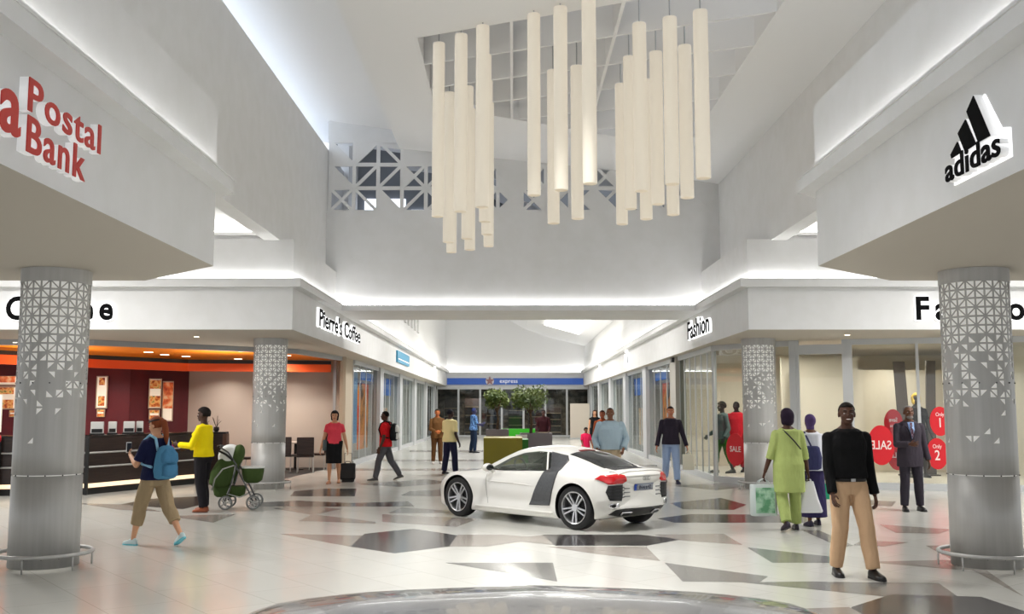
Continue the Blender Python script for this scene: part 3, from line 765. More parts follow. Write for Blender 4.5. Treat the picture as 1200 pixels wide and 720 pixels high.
# chairs and table
def chair(label, x, y, rz):
    t = thing('dining_chair', label, 'chair', (x, y, 0), rz, group='dark cafe chairs')
    MB().box(-.22, .22, -.22, .22, .40, .46).build('seat', M_BROWN, t, bevel=.015)
    MB().box(-.22, .22, .19, .24, .46, .92).build('backrest', M_BROWN, t, bevel=.015)
    for sx in (-1, 1):
        for sy in (-1, 1): MB().tube([(sx * .2, sy * .2, 0), (sx * .19, sy * .19, .41)], .014, 8).build('leg', M_STEEL, t)
c1 = gz(345, 556, 0); 
chair('dark cafe chair nearest to the far left column, its back to the hall', -5.95, 26.6, PI * .9)
chair('dark cafe chair beside the woman in the coral top, back turned to the hall', -5.42, 26.3, PI * 1.05)
chair('dark cafe chair partly hidden by the far left column', -6.6, 27.2, PI * .5)
chair('dark cafe chair seen side-on right behind the woman in the coral top', -5.3, 27.4, PI * 1.5)
chair('dark cafe chair between the half-height partition and the far left column', -6.55, 25.2, PI * 1.5)
t = thing('cafe_table', 'small square dark cafe table among the chairs behind the far left column', 'table', (-5.95, 27.5, 0))
MB().box(-.38, .38, -.38, .38, .72, .76).build('tabletop', mat('table_pale', (180, 170, 160), .4), t, bevel=.008); MB().tube([(0, 0, .02), (0, 0, .72)], .035, 10).build('pedestal', M_BLACK, t); MB().lathe([(.24, 0), (.24, .025)], 20).build('base', M_BLACK, t)

# ============================================================= shops along the mall
M_FRAME = mat('shopfront_frame', (190, 192, 194), .45, metal=.15)
M_SHOPWALL = mat('shop_interior', (218, 208, 190), .8)
wn = [10]
def glazing(pts, n, z0=.14, z1=2.98, mull=.055, dep=.05):
    """a run of shopfront: glass panes, mullions and rails as one window"""
    (x0, y0), (x1, y1) = pts; a = Vector((x0, y0)); b = Vector((x1, y1)); d = b - a
    Mx = Matrix.Translation((a.x, a.y, 0)) @ Matrix.Rotation(math.atan2(d.y, d.x), 4, 'Z'); L = d.length
    g = MB(); g.box(0, L, -.004, .004, z0, z1, 0, Mx)
    for i in range(n + 1):
        x = L * i / n; g.box(x - mull / 2, x + mull / 2, -dep, dep, z0, z1, 1, Mx)
    g.box(0, L, -.055, .055, z1, 3.099, 1, Mx); g.box(0, L, -.06, .06, 0, z0, 1, Mx)
    wn[0] += 1
    return struct('window_%d' % wn[0], g, [M_GLASS, M_FRAME])
# fashion shop (right corner)
glazing([(4.62, 27.6), (4.62, 22.9)], 6, mull=.045, dep=.015); glazing([(4.62, 22.9), (5.35, 21.75)], 1)
glazing([(5.35, 21.75), (6.0, 21.25)], 1, mull=.14)
glazing([(7.0, 20.85), (9.6, 20.05)], 2); glazing([(9.6, 20.05), (15, 19.3)], 3)
# glass door between two posts
d0, d1 = Vector((6.0, 21.25)), Vector((7.0, 20.85)); dd = d1 - d0
Mx = Matrix.Translation((d0.x, d0.y, 0)) @ Matrix.Rotation(math.atan2(dd.y, dd.x), 4, 'Z')
g = MB(); L = dd.length
g.box(.0, L, -.004, .004, .1, 2.8, 0, Mx)
for x in (0, L): g.box(x - .10, x + .10, -.06, .06, 0, 3.099, 1, Mx)
g.box(0, L, -.05, .05, 2.8, 3.0, 1, Mx); g.box(0, L, -.04, .04, 0, .1, 1, Mx)
g.box(L - .2, L - .17, -.09, -.06, .95, 1.3, 1, Mx)
struct('door_1', g, [M_GLASS, M_FRAME])
mb = MB(); mb.prism([(4.64, 27.6), (4.64, 22.9), (5.4, 21.75), (7.0, 20.9), (9.6, 20.1), (15, 19.35), (15, 27.6)], .0, .13); struct('floor_shop_window', mb, mat('display_floor', (208, 200, 186), .4))
mb = MB(); mb.box(4.7, 16, 27.0, 27.1, .13, 3.1); mb.box(6.3, 8.1, 23.4, 23.5, .13, 2.85); mb.box(8.25, 10.6, 24.4, 24.5, .13, 2.6); mb.box(9.9, 16, 22.9, 23.0, .13, 3.1); struct('wall_shop_right', mb, M_SHOPWALL)
for x, y in ((5.5, 23.2), (6.6, 22.2), (8.6, 21.6), (9.2, 23.4), (11, 21.3), (6.0, 25.5)):
    l = disk_light(x, y, 3.05, 30, (1, .93, .84), .3, 160); l.name = 'shop_lamp'
# leaning dark display panels
M_PANEL = mat('display_panel', (88, 78, 72), .6)
def glass_pt(u):     # where the sight line of column u meets the front glass
    a, b = Vector((7.0, 20.85)), Vector((9.6, 20.05))
    for s in range(0, 400):
        p = a.lerp(b, s / 200)
        if CXP + FPX * p.x / p.y >= u: return p
    return p
def shop_panel(label, u0, u1, v0, Y, zb=.5, lean=.12):
    a = gy(u0, v0, Y); b = gy(u1, v0, Y)
    t = thing('display_stand', label, 'display stand', (a.x, Y, .13), group='dark display panels')
    w = b.x - a.x
    m = MB(); m.add([(0 + lean, 0, 0), (w + lean, 0, 0), (w, 0, a.z - .13), (0, 0, a.z - .13), (lean, .05, 0), (w + lean, .05, 0), (w, .05, a.z - .13), (0, .05, a.z - .13)], [(0, 1, 2, 3), (7, 6, 5, 4), (0, 4, 5, 1), (1, 5, 6, 2), (2, 6, 7, 3), (3, 7, 4, 0)])
    m.build('panel', M_PANEL, t); MB().box(lean - .05, w + lean + .05, -.12, .17, -.0, .03).build('foot', M_PANEL, t)
shop_panel('dark leaning display panel behind the head of the man in the suit', 1047, 1060, 424, 23.0, lean=.12)
shop_panel('dark leaning display panel nearest the right pierced column', 1085, 1096, 423, 23.0, lean=-.08)
shop_panel('narrow black display panel behind the woman in lime green', 929, 934, 429, 23.0, lean=-.12)
# red sale discs on the glass
M_SALE = mat('sale_red', (206, 28, 40), .45)
def sale(label, u, v, ru, rv, txt, mirror=False, back=0):
    p = glass_pt(u); Y = p.y - .03 + back
    c = gy(u, v, Y); r = rv / FPX * Y
    dd = (Vector((9.6, 20.05)) - Vector((7.0, 20.85))).normalized(); ang = math.atan2(dd.y, dd.x)
    t = thing('sale_disc', label, 'sign', (c.x, Y - .02, c.z), ang, group='red sale discs on the shop glass')
    k = ru / rv
    MB().prism([(r * .64 * math.cos(2 * PI * i / 40), r * math.sin(2 * PI * i / 40)) for i in range(40)], 0, .006, M=Matrix(((1, 0, 0, 0), (0, 0, 1, -.006), (0, 1, 0, 0), (0, 0, 0, 1)))).build('disc', M_SALE, t)
    for line, sz, dy in txt:
        f = text_mesh(line, 1, .001, mat('sale_white', (236, 220, 216), .5), 'disc_text', t, align='CENTER', offset=.01)
        for q in f.data.vertices:
            x, y = q.co.x * sz * r * .76 * (-1 if mirror else 1), q.co.y * sz * r + dy * r
            q.co = (x, -.0085 + q.co.z, y)
sale('red sale disc with reversed SALE lettering on the shop glass beside the man in black', 1032, 522, 13, 23, [('SALE', .62, -.2)], True)
sale('upper red disc on the shop glass beside the head of the suited man', 1046.5, 496, 10, 16, [('Save', .42, .1), ('up to', .3, -.3)], True, .10)
sale('lower red disc on the shop glass half hidden by the suited man\'s arm', 1051, 534, 10, 17, [('SALE', .5, -.15)], True, .19)
sale('upper red disc numbered 1 on the shop glass beside the right pierced column', 1101, 494, 9, 17, [('Only', .36, .35), ('1', .9, -.4)])
sale('lower red disc numbered 2 on the shop glass beside the right pierced column', 1098, 532, 9.5, 18, [('Only', .36, .35), ('2', .9, -.4)])
for u, v, lab in ((880, 520, 'red sale disc on the glass left of the far right column'), (862, 527, 'red sale disc behind the window mannequin in green trousers')):
    p = gx(u, v, 4.95) if u < 870 else gy(u, v, 22.5)
    t = thing('sale_disc', lab, 'sign', p, math.radians(-60), group='red sale discs on the shop glass')
    MB().prism([(.30 * math.cos(2 * PI * i / 32), .36 * math.sin(2 * PI * i / 32)) for i in range(32)], 0, .006, M=Matrix(((1, 0, 0, 0), (0, 0, 1, -.006), (0, 1, 0, 0), (0, 0, 0, 1)))).build('disc', M_SALE, t)
    for line, sz, dy in (('SALE', .17, -.05),):
        f = text_mesh(line, 1, .001, mat('sale_white', (236, 220, 216), .5), 'disc_text', t, align='CENTER', offset=.01)
        for q in f.data.vertices: q.co = (q.co.x * sz, -.0085 + q.co.z, q.co.y * sz + dy)
# piers at the shop ends
mb = MB(); mb.box(4.5, 4.9, 27.6, 28.6, 0, 3.1); struct('wall_shop_pier', mb, mat('pier_grey', (170, 166, 158), .7))
mb = MB(); mb.box(4.42, 4.5, 27.7, 27.95, 2.95, 3.08); struct('trim_sensor', mb, M_BLACK)
# glazed fronts down the mall, both sides
for s, X in ((-1, -4.72), (1, 4.62)):
    y = 29.5 if s < 0 else 28.6
    while y < 58:
        glazing([(X, y), (X, y + 5.2)], 4, mull=.05, dep=.013); 
        mb = MB(); mb.box(X - .12, X + .12, y + 5.2, y + 6.1, 0, 3.1); wn[0] += 1; struct('wall_pier_%d' % wn[0], mb, M_FRAME)
        y += 6.1
    mb = MB(); mb.box(X + s * 3.0, X + s * 3.1, 28.4, YE, 0, 3.1)
    for yy in (34.9, 41, 47.1, 53.2): mb.box(min(X + s * .15, X + s * 3), max(X + s * .15, X + s * 3), yy - .05, yy + .05, 0, 3.1)
    struct('wall_shops_' + ('left' if s < 0 else 'right'), mb, mat('shop_back', (206, 204, 202), .8))
    for yy in (31.5, 37.5, 44, 50, 56):
        l = disk_light(X + s * 1.4, yy, 3.04, 46, (1, .97, .93), .5, 165); l.name = 'shop_lamp'
M_BLUEP = mat('banner_blue', (66, 110, 190), .5, emit=(66, 110, 190), es=.15); M_ORP = print_mat('banner_orange', [(200, 60, 40), (226, 96, 56), (236, 150, 70), (60, 40, 40)], 1.2, 3)
def banner(name, label, x, y, w, z0, z1, m, s):
    t = thing(name, label, 'banner', (x, y, z0), group='banners in the mall shop windows')
    MB().box(-.03, .03, -w / 2, w / 2, 0, z1 - z0).build('cloth', m, t); MB().tube([(0, -w / 2, z1 - z0), (0, w / 2, z1 - z0)], .025, 8).build('rod', M_ALU, t)
    for q in (-1, 1): MB().tube([(0, q * w * .4, z1 - z0), (0, q * w * .4, 3.1 - z0)], .006, 6).build('wire', M_ALU, t)
banner('banner', 'tall orange-red banner in the window behind the man in the red shirt', -5.02, 33.5, 2.0, .35, 2.5, M_ORP, -1)
banner('banner', 'blue header banner above the orange-red banner on the left of the mall', -4.88, 33.3, 2.6, 2.60, 2.85, M_BLUEP, -1)
banner('banner', 'blue header banner in the second left mall window', -4.99, 38.9, 3.4, 2.2, 2.85, M_BLUEP, -1)
banner('banner', 'pale blue hanging banner at the first left mall window edge', -4.95, 31.2, .8, .6, 2.8, mat('banner_pale', (120, 160, 206), .5), -1)
banner('banner', 'tall orange-red banner in the right mall window beside the man in the dark sweater', 5.0, 32.3, 1.7, .35, 2.5, M_ORP, 1)
banner('banner', 'blue header banner over the orange-red banner on the right of the mall', 4.84, 32.6, 2.6, 2.60, 2.85, M_BLUEP, 1)
banner('banner', 'pale blue hanging banner in the first right mall window', 4.87, 30.0, .9, .6, 2.9, mat('banner_pale', (120, 160, 206), .5), 1)
banner('banner', 'blue header banner in the second right mall window', 4.89, 38.2, 3.4, 2.2, 2.85, M_BLUEP, 1)
banner('banner', 'tan printed banner in the second right mall window', 4.95, 38.4, 1.4, .3, 1.7, print_mat('banner_tan', [(190, 120, 80), (220, 190, 160), (240, 230, 220)], 1.5, 8), 1)
banner('banner', 'tan printed banner in the second left mall window', -5.04, 39.2, 1.4, .3, 1.7, print_mat('banner_tan', [(190, 120, 80), (220, 190, 160), (240, 230, 220)], 1.5, 8), -1)
# end shopfront
glazing([(XL - .6, YE - .1), (XR + .3, YE - .1)], 7, .1, 2.9, .12)
mb = MB(); mb.box(-8, 8, 66, 66.1, 0, 3.1); mb.box(-8, -7.9, YE, 66, 0, 3.1); mb.box(7.9, 8, YE, 66, 0, 3.1); mb.box(-8, 8, YE + .2, 66, 3.0, 3.1)
struct('wall_end_shop', mb, noise_mix(mat('end_shop_brown', (112, 102, 90), .7), (60, 54, 48), 1.2, .4, .6, stretch=(2, 1, 3)))
for x in (-2.5, 2.5): l = disk_light(x, 63.5, 2.98, 50, (1, .93, .84), .6, 160); l.name = 'shop_lamp'
rs2 = random.Random(5)
for i, x in enumerate((-3.9, -2.6, -1.2, .2, 1.5, 2.6)):
    t = thing('shop_shelf', 'dark shelf unit in the end shop, %s from the left' % ORD[i], 'shelf', (x, 63 + rs2.random(), 0), group='shelf units in the end shop')
    h = 1.7 + .7 * rs2.random()
    fr = MB(); fr.box(-.5, -.46, -.2, .2, 0, h).box(.46, .5, -.2, .2, 0, h).box(-.5, .5, .16, .2, 0, h); fr.build('frame', M_BROWN, t)
    for k in range(4): MB().box(-.46, .46, -.2, .16, .2 + k * h / 4.4, .24 + k * h / 4.4).build('shelf', mat('shelf_tan', (150, 130, 106), .6), t)
t = thing('display_board', 'tall beige display board standing before the end shop on the right', 'board', (gy(681, 500, 56).x, 57, 0))
MB().box(-.55, .55, -.05, .05, 0, 2.0).build('panel', mat('board_beige', (190, 180, 168), .6), t); MB().box(-.6, .6, -.2, .2, 0, .06).build('foot', M_ALU, t)

# ============================================================= green kiosk, planters and trees
t = thing('kiosk', 'olive green box kiosk behind the nose of the white car', 'kiosk', (-.24, 24.3, 0))
MB().box(-.47, .47, 0, 1.5, .05, .92).build('body', mat('kiosk_olive', (126, 116, 14), .5), t); MB().box(-.47, .47, 0, 1.5, .92, .95).build('top', mat('kiosk_olive_top', (140, 128, 20), .5), t)
MB().box(.47, .62, .35, 1.5, .05, .9).build('side_panel', mat('kiosk_green', (30, 110, 26), .5), t); MB().box(-.45, .6, .02, 1.48, 0, .05).build('plinth', M_BLACK, t)
M_PLANT = mat('planter_grey', (120, 112, 116), .6); M_LEAF = noise_mix(mat('leaf', (58, 80, 22), .6), (98, 112, 44), 3); M_BARK = noise_mix(mat('bark', (92, 72, 50), .8), (70, 54, 38), 12)
M_LEAF2 = M_LEAF
def planter(label, x, y, w, d, h, m=None):
    t = thing('planter', label, 'planter', (x, y, 0), group='planters in the middle of the mall')
    b = MB(); b.box(-w / 2, w / 2, -d / 2, -d / 2 + .05, 0, h).box(-w / 2, w / 2, d / 2 - .05, d / 2, 0, h).box(-w / 2, -w / 2 + .05, -d / 2 + .05, d / 2 - .05, 0, h).box(w / 2 - .05, w / 2, -d / 2 + .05, d / 2 - .05, 0, h)
    b.build('body', m or M_PLANT, t); MB().box(-w / 2 + .05, w / 2 - .05, -d / 2 + .05, d / 2 - .05, h - .12, h - .06).build('soil', mat('soil', (60, 46, 36), .9), t)
    return t
def tree(label, x, y, z, h, r, seed):
    rr = random.Random(seed)
    t = thing('potted_tree', label, 'tree', (x, y, z), group='trees in the mall planters')
    tk = MB(); tk.tube([(0, 0, 0), (.02, .01, h * .3), (-.02, 0, h * .6)], [.045, .035, .025], 8)
    for k in range(5):
        a = k * 1.26 + rr.random(); tk.tube([(-.02, 0, h * .5), (.3 * r * math.cos(a), .3 * r * math.sin(a), h * .7), (.7 * r * math.cos(a), .7 * r * math.sin(a), h * .82)], [.022, .015, .006], 6)
    tk.build('trunk', M_BARK, t, smooth=True)
    lf = MB()
    blobs = [(rr.uniform(-.55, .55) * r, rr.uniform(-.55, .55) * r, h * (.74 + .2 * rr.random()), r * rr.uniform(.35, .55)) for _ in range(9)]
    for k in range(1800):
        bx, by, bz, br = rr.choice(blobs)
        v = Vector((rr.gauss(0, 1), rr.gauss(0, 1), rr.gauss(0, .8))).normalized() * br * rr.uniform(.5, 1.08)
        c = Vector((bx, by, bz)) + v; u = Vector((rr.gauss(0, 1), rr.gauss(0, 1), rr.gauss(0, 1))).normalized(); w = u.orthogonal().normalized(); s = rr.uniform(.03, .06)
        lf.add([c - u * s, c + w * s * .45, c + u * s, c - w * s * .45], [(0, 1, 2, 3)])
    lf.build('foliage', M_LEAF, t)
def zat(v, Y): return gy(600, v, Y).z
planter('grey planter holding the smaller tree, behind the olive kiosk', gy(583, 510, 27.5).x, 27.5, .62, .6, zat(503.5, 27.2))
tree('smaller round-headed tree, nearer the man in the blue checked shirt', gy(583, 500, 27.5).x, 27.5, zat(503.5, 27.2) - .055, zat(461, 27.5) - zat(503.5, 27.2) + .06, .38, 4)
planter('mauve grey planter holding the larger tree, right of the olive kiosk', gy(628, 512, 27.0).x, 27.0, .85, .7, zat(508, 26.7))
tree('larger wide-headed tree above the car roof', gy(622, 500, 27.0).x, 27.0, zat(508, 26.7) - .055, zat(460, 27) - zat(508, 26.7) + .06, .62, 9)
planter('bright green trough standing between the two trees', gy(607, 510, 29.5).x, 29.5, 1.0, .5, zat(503, 29.3), mat('trough_green', (52, 168, 30), .5))
planter('low white planter box behind the olive kiosk', gy(611, 512, 26.4).x, 26.4, .3, .3, zat(510, 26.3), mat('planter_white', (220, 214, 216), .5))
# ============================================================= the sports car
def interp(tab, x):
    """smooth (monotone cubic) reading of a table of (x, value)"""
    n = len(tab)
    if x <= tab[0][0]: return tab[0][1]
    if x >= tab[-1][0]: return tab[-1][1]
    for i in range(n - 1):
        if tab[i][0] <= x <= tab[i + 1][0]: break
    def sl(k):
        if k <= 0 or k >= n - 1:
            a, b = (0, 1) if k <= 0 else (n - 2, n - 1); return (tab[b][1] - tab[a][1]) / (tab[b][0] - tab[a][0])
        d0 = (tab[k][1] - tab[k - 1][1]) / (tab[k][0] - tab[k - 1][0]); d1 = (tab[k + 1][1] - tab[k][1]) / (tab[k + 1][0] - tab[k][0])
        return 0 if d0 * d1 <= 0 else 2 * d0 * d1 / (d0 + d1)
    h = tab[i + 1][0] - tab[i][0]; t = (x - tab[i][0]) / h
    m0, m1 = sl(i) * h, sl(i + 1) * h
    return ((2 * t ** 3 - 3 * t ** 2 + 1) * tab[i][1] + (t ** 3 - 2 * t ** 2 + t) * m0 + (-2 * t ** 3 + 3 * t ** 2) * tab[i + 1][1] + (t ** 3 - t ** 2) * m1)
ROOF = [(-2.24, .82), (-2.20, .875), (-2.1, .905), (-1.9, .915), (-1.72, .935), (-1.5, 1.0), (-1.2, 1.105), (-.9, 1.185), (-.6, 1.235), (-.3, 1.25), (0, 1.225), (.3, 1.125), (.6, .985), (.85, .865), (1.05, .815), (1.4, .765), (1.75, .70), (2.0, .615), (2.14, .53), (2.22, .45)]
SHZ = [(-2.24, .80), (-2.1, .855), (-1.8, .875), (-1.4, .885), (-1.0, .875), (-.5, .84), (0, .80), (.5, .775), (1.0, .775), (1.35, .765), (1.7, .70), (2.0, .58), (2.14, .49), (2.22, .42)]
SHW = [(-2.24, .70), (-2.15, .77), (-1.9, .855), (-1.4, .895), (-1.0, .88), (-.4, .855), (.2, .83), (.8, .835), (1.3, .855), (1.7, .82), (2.0, .70), (2.14, .55), (2.22, .40)]
MDW = [(-2.24, .76), (-2.15, .835), (-1.9, .925), (-1.4, .955), (-1.0, .935), (-.4, .90), (.2, .89), (.8, .905), (1.3, .94), (1.7, .915), (2.0, .80), (2.14, .64), (2.22, .46)]
MDZ = [(-2.24, .60), (-1.4, .58), (0, .50), (1.3, .56), (2.22, .36)]
SLW = [(-2.24, .70), (-2.1, .80), (-1.4, .93), (-.6, .91), (.4, .90), (1.3, .92), (1.9, .84), (2.14, .62), (2.22, .44)]
SLZ = [(-2.24, .36), (-1.9, .27), (-1.4, .24), (0, .22), (1.6, .22), (2.22, .24)]
BTZ = [(-2.24, .34), (-2.0, .22), (-1.6, .15), (0, .12), (1.6, .13), (2.22, .19)]
RLW = [(-2.24, .62), (-1.9, .66), (-1.6, .60), (-1.2, .57), (-.8, .575), (-.3, .585), (.1, .60), (.5, .63), (.85, .66), (1.3, .62), (1.8, .52), (2.22, .28)]
RLD = [(-2.24, .02), (-1.9, .015), (-1.6, .03), (-1.2, .05), (-.6, .065), (-.1, .06), (.4, .045), (.85, .02), (1.4, .01), (2.22, .015)]     # drop of the rail below the crown
def section(x):
    shw, shz, mdw, mdz = interp(SHW, x), interp(SHZ, x), interp(MDW, x), interp(MDZ, x)
    zt = interp(ROOF, x); rlw = interp(RLW, x); rlz = zt - interp(RLD, x)
    if rlz < shz + .01: rlz = max(shz + .004, min(zt - .004, shz + .012))
    zt = max(zt, rlz + .004)
    b, slw, slz = interp(BTZ, x), interp(SLW, x), interp(SLZ, x)
    gw = shw - .045; gz_ = shz + .018
    if rlz < gz_ + .01: gz_ = rlz - .004
    ctl = [(0, b), (slw * .6, b), (slw - .05, b + .012), (slw, slz), (mdw - .012, (slz + mdz) / 2), (mdw, mdz), (mdw - .012, (mdz + shz) / 2 + .03), (shw, shz), (gw, gz_), ((gw + rlw) / 2 + .012, (gz_ + rlz) / 2), (rlw, rlz), (rlw * .6, rlz + (zt - rlz) * .72), (0, zt)]
    # sharp enough at sill and shoulder: linear resample with light smoothing
    out = []
    for i in range(len(ctl) - 1):
        p0 = ctl[max(i - 1, 0)]; p1 = ctl[i]; p2 = ctl[i + 1]; p3 = ctl[min(i + 2, len(ctl) - 1)]
        for k in range(4):
            t = k / 4; tt = .32
            m1 = ((p2[0] - p0[0]) * tt, (p2[1] - p0[1]) * tt); m2 = ((p3[0] - p1[0]) * tt, (p3[1] - p1[1]) * tt)
            h = (2 * t ** 3 - 3 * t ** 2 + 1, t ** 3 - 2 * t ** 2 + t, -2 * t ** 3 + 3 * t ** 2, t ** 3 - t ** 2)
            out.append(tuple(h[0] * p1[j] + h[1] * m1[j] + h[2] * p2[j] + h[3] * m2[j] for j in (0, 1)))
    out.append(ctl[-1])
    return out
def tailx(x): return x if x > -1.36 else -1.36 + (x + 1.36) * .86
def car_shell():
    xs = []
    x = -2.24
    while x < 2.22: xs.append(x); x += .02 if (x < -2.1 or x > 2.05) else .05
    xs.append(2.22)
    mb = MB(); rs = []
    for x in xs:
        h = section(x)
        full = [(y, z) for y, z in h] + [(-y, z) for y, z in h[-2:0:-1]]
        # gentle bow of nose and tail seen from above
        ring = []
        for y, z in full:
            k = (y / .95) ** 2
            if x > 1.6: xx = x - .30 * k * (x - 1.6) / .62
            elif x < -1.7: xx = x + .22 * k * (-1.7 - x) / .54 + .10 * max(0, (.45 - z)) * (-1.7 - x) / .54
            else: xx = x
            ring.append((tailx(xx), y, z))
        rs.append(ring)
    mb.rings(rs, 0, cap=False)
    n = len(rs[0])
    for ring, flip in ((rs[0], True), (rs[-1], False)):     # rounded ends
        cx = sum(p[0] for p in ring) / n; cz = sum(p[2] for p in ring) / n
        sg = -1 if flip else 1
        prev = ring; chain = [ring]
        for s, dx in ((.93, .012), (.8, .022), (.5, .032), (.15, .036)):
            chain.append([(p[0] * s + cx * (1 - s) + sg * dx, p[1] * s, p[2] * s + cz * (1 - s)) for p in ring])
        if flip: chain = chain[::-1]
        mb.rings(chain, 0, cap=True)
    return mb
M_CARBLK = mat('car_black', (22, 22, 23), .4); M_TYRE = bump(mat('tyre_rubber', (30, 30, 31), .75), 40, .1)
M_RIM = mat('rim_silver', (196, 196, 198), .28, metal=.8); M_CGLASS = mat('car_glass', (16, 20, 20), .04, spec=.8)
M_CARBON = noise_mix(mat('side_blade_grey', (60, 61, 63), .35, coat=.4), (68, 69, 71), 30)
M_TAIL = mat('tail_red', (186, 14, 22), .12, coat=1, emit=(200, 10, 16), es=.03); M_CHROME = mat('chrome', (214, 214, 216), .12, metal=1)
M_CLEAR = glass_mat('car_clear_glass', (240, 246, 240)); M_SEAT = mat('seat_leather', (46, 40, 38), .5)
AX = (1.30, -1.36); RW = .335
def apply_mods(o):
    dg = bpy.context.evaluated_depsgraph_get(); dg.update()
    me = bpy.data.meshes.new_from_object(o.evaluated_get(dg)); old = o.data; o.modifiers.clear(); o.data = me; bpy.data.meshes.remove(old); return o
def drop_tmp(o):
    me = o.data; bpy.data.objects.remove(o); bpy.data.meshes.remove(me)
SIDEWIN = [(.66, .835), (.50, .905), (.22, 1.035), (-.08, 1.125), (-.38, 1.160), (-.56, 1.155), (-.72, .865), (-.2, .845), (.3, .825)]
def make_car(label, paint, name='sports_car'):
    t = thing(name, label, 'car')
    shell = car_shell().build('body', [paint, M_CARBLK], t, smooth=True)
    bm = bmesh.new(); bm.from_mesh(shell.data); bmesh.ops.remove_doubles(bm, verts=bm.verts, dist=.0008); bmesh.ops.recalc_face_normals(bm, faces=bm.faces); bm.to_mesh(shell.data); bm.free()
    raw = shell.data.copy()
    bmr = bmesh.new(); bmr.from_mesh(raw); bvh = BVHTree.FromBMesh(bmr); bmr.free()
    def carve(mb):
        c = mb.build('tmp_cut', [M_CARBLK])
        bm = bmesh.new(); bm.from_mesh(c.data); bmesh.ops.recalc_face_normals(bm, faces=bm.faces); bm.to_mesh(c.data); bm.free()
        b = shell.modifiers.new('cut', 'BOOLEAN'); b.operation = 'DIFFERENCE'; b.object = c; b.solver = 'EXACT'
        try: b.material_mode = 'TRANSFER'
        except Exception: pass
        apply_mods(shell); drop_tmp(c)
    cut = MB(); R = RW + .045
    for ax in AX:
        for y0, y1 in ((-1.2, -.62), (.62, 1.2)):
            cut.lathe([(R, y0), (R, y1)], 40, 0, M=Matrix.Translation((ax, 0, RW)) @ Matrix.Rotation(-PI / 2, 4, 'X'))
    carve(cut)
    cav = [(.80, .79), (.78, .84), (.45, .965), (.2, 1.065), (-.1, 1.145), (-.4, 1.178), (-.58, 1.172), (-.72, .86), (-.74, .70), (.5, .66)]
    carve(MB().rings([[(x, -.555, z) for x, z in cav], [(x, .555, z) for x, z in cav]], 0))
    for y0, y1 in ((-1.2, -.5), (.5, 1.2)):
        carve(MB().rings([[(x, y0, z) for x, z in SIDEWIN], [(x, y1, z) for x, z in SIDEWIN]], 0))
    ws = [(.80, -.56), (.83, -.3), (.84, 0), (.83, .3), (.80, .56), (.42, .535), (.17, .51), (.13, 0), (.17, -.51), (.42, -.535)]
    carve(MB().rings([[(x, y, .795) for x, y in ws], [(x, y, 1.6) for x, y in ws]], 0))
    shell.data.set_sharp_from_angle(angle=math.radians(35))
    # -- panels laid on the skin: outline in a plane, thrown onto the skin along an axis
    def panel(nm, poly, m, axis, side=1, th=.006, off=.002, res=.028, parent=None, sink=0.0):
        bm = bmesh.new()
        if axis != 'x': poly = [(tailx(p[0]), p[1]) for p in poly]
        xs = [p[0] for p in poly]; ys = [p[1] for p in poly]
        vs = [bm.verts.new((p[0], p[1], 0)) for p in poly]; f = bm.faces.new(vs)
        step = res
        for ax_, lo, hi in ((0, min(xs), max(xs)), (1, min(ys), max(ys))):
            q = lo + step
            while q < hi - 1e-4:
                co = [0, 0, 0]; co[ax_] = q; no = [0, 0, 0]; no[ax_] = 1
                bmesh.ops.bisect_plane(bm, geom=bm.verts[:] + bm.edges[:] + bm.faces[:], plane_co=co, plane_no=no, dist=1e-5); q += step
        dead = []
        for v in bm.verts:
            a, b_ = v.co.x, v.co.y
            if axis == 'y': o_, d_ = Vector((a, 1.6 * side, b_)), Vector((0, -side, 0))
            elif axis == 'x': o_, d_ = Vector((3.0 * side, a, b_)), Vector((-side, 0, 0))
            else: o_, d_ = Vector((a, b_, 2.2)), Vector((0, 0, -1))
            h = bvh.ray_cast(o_, d_)
            if h[0] is None: dead.append(v); continue
            n = h[1]
            if n.dot(d_) > 0: n = -n
            v.co = h[0] + n * (off - sink)
        if dead: bmesh.ops.delete(bm, geom=dead, context='VERTS')
        bm.normal_update()
        me = bpy.data.meshes.new(nm); bm.to_mesh(me); bm.free(); me.materials.append(m)
        o = bpy.data.objects.new(nm, me); C.objects.link(o); o.parent = parent or t
        # make faces look outward then thicken
        bm = bmesh.new(); bm.from_mesh(me)
        for f in bm.faces:
            cc = f.calc_center_median(); ref = Vector((cc.x * .3, 0, .5)) if axis != 'x' else Vector((0, 0, .5))
            outv = Vector((0, side, 0)) if axis == 'y' else Vector((side, 0, 0)) if axis == 'x' else Vector((0, 0, 1))
            if f.normal.dot(outv) < 0: f.normal_flip()
        for f in bm.faces: f.smooth = True
        bm.to_mesh(me); bm.free()
        s = o.modifiers.new('thick', 'SOLIDIFY'); s.thickness = th; s.offset = 1
        return o
    for s in (1, -1):
        panel('side_window', SIDEWIN, M_CLEAR, 'y', s, .004, .003)
        panel('window_seal', [(.70, .828), (.66, .848), (.3, .838), (-.2, .858), (-.74, .880), (-.73, .868), (-.2, .846), (.3, .826)], M_CARBLK, 'y', s, .006, .002)
        panel('rear_side_pane', [(-.60, 1.152), (-.76, .872), (-.84, .90), (-.80, 1.12), (-.74, 1.142)], M_CGLASS, 'y', s, .004, .002)
        panel('side_blade', [(-.66, 1.155), (-1.00, 1.10), (-1.075, 1.035), (-1.02, .86), (-.92, .55), (-.86, .335), (-.40, .315), (-.56, .62), (-.70, .845), (-.80, .90)], M_CARBON, 'y', s, .012, .003)
        dl = panel('door_line', [(.62, .79), (.628, .79), (.593, .40), (.563, .28), (.555, .28), (.585, .40)], mat('door_line_grey', (150, 148, 142), .4), 'y', s, .001, .0006)  # thin grey line along the door joint
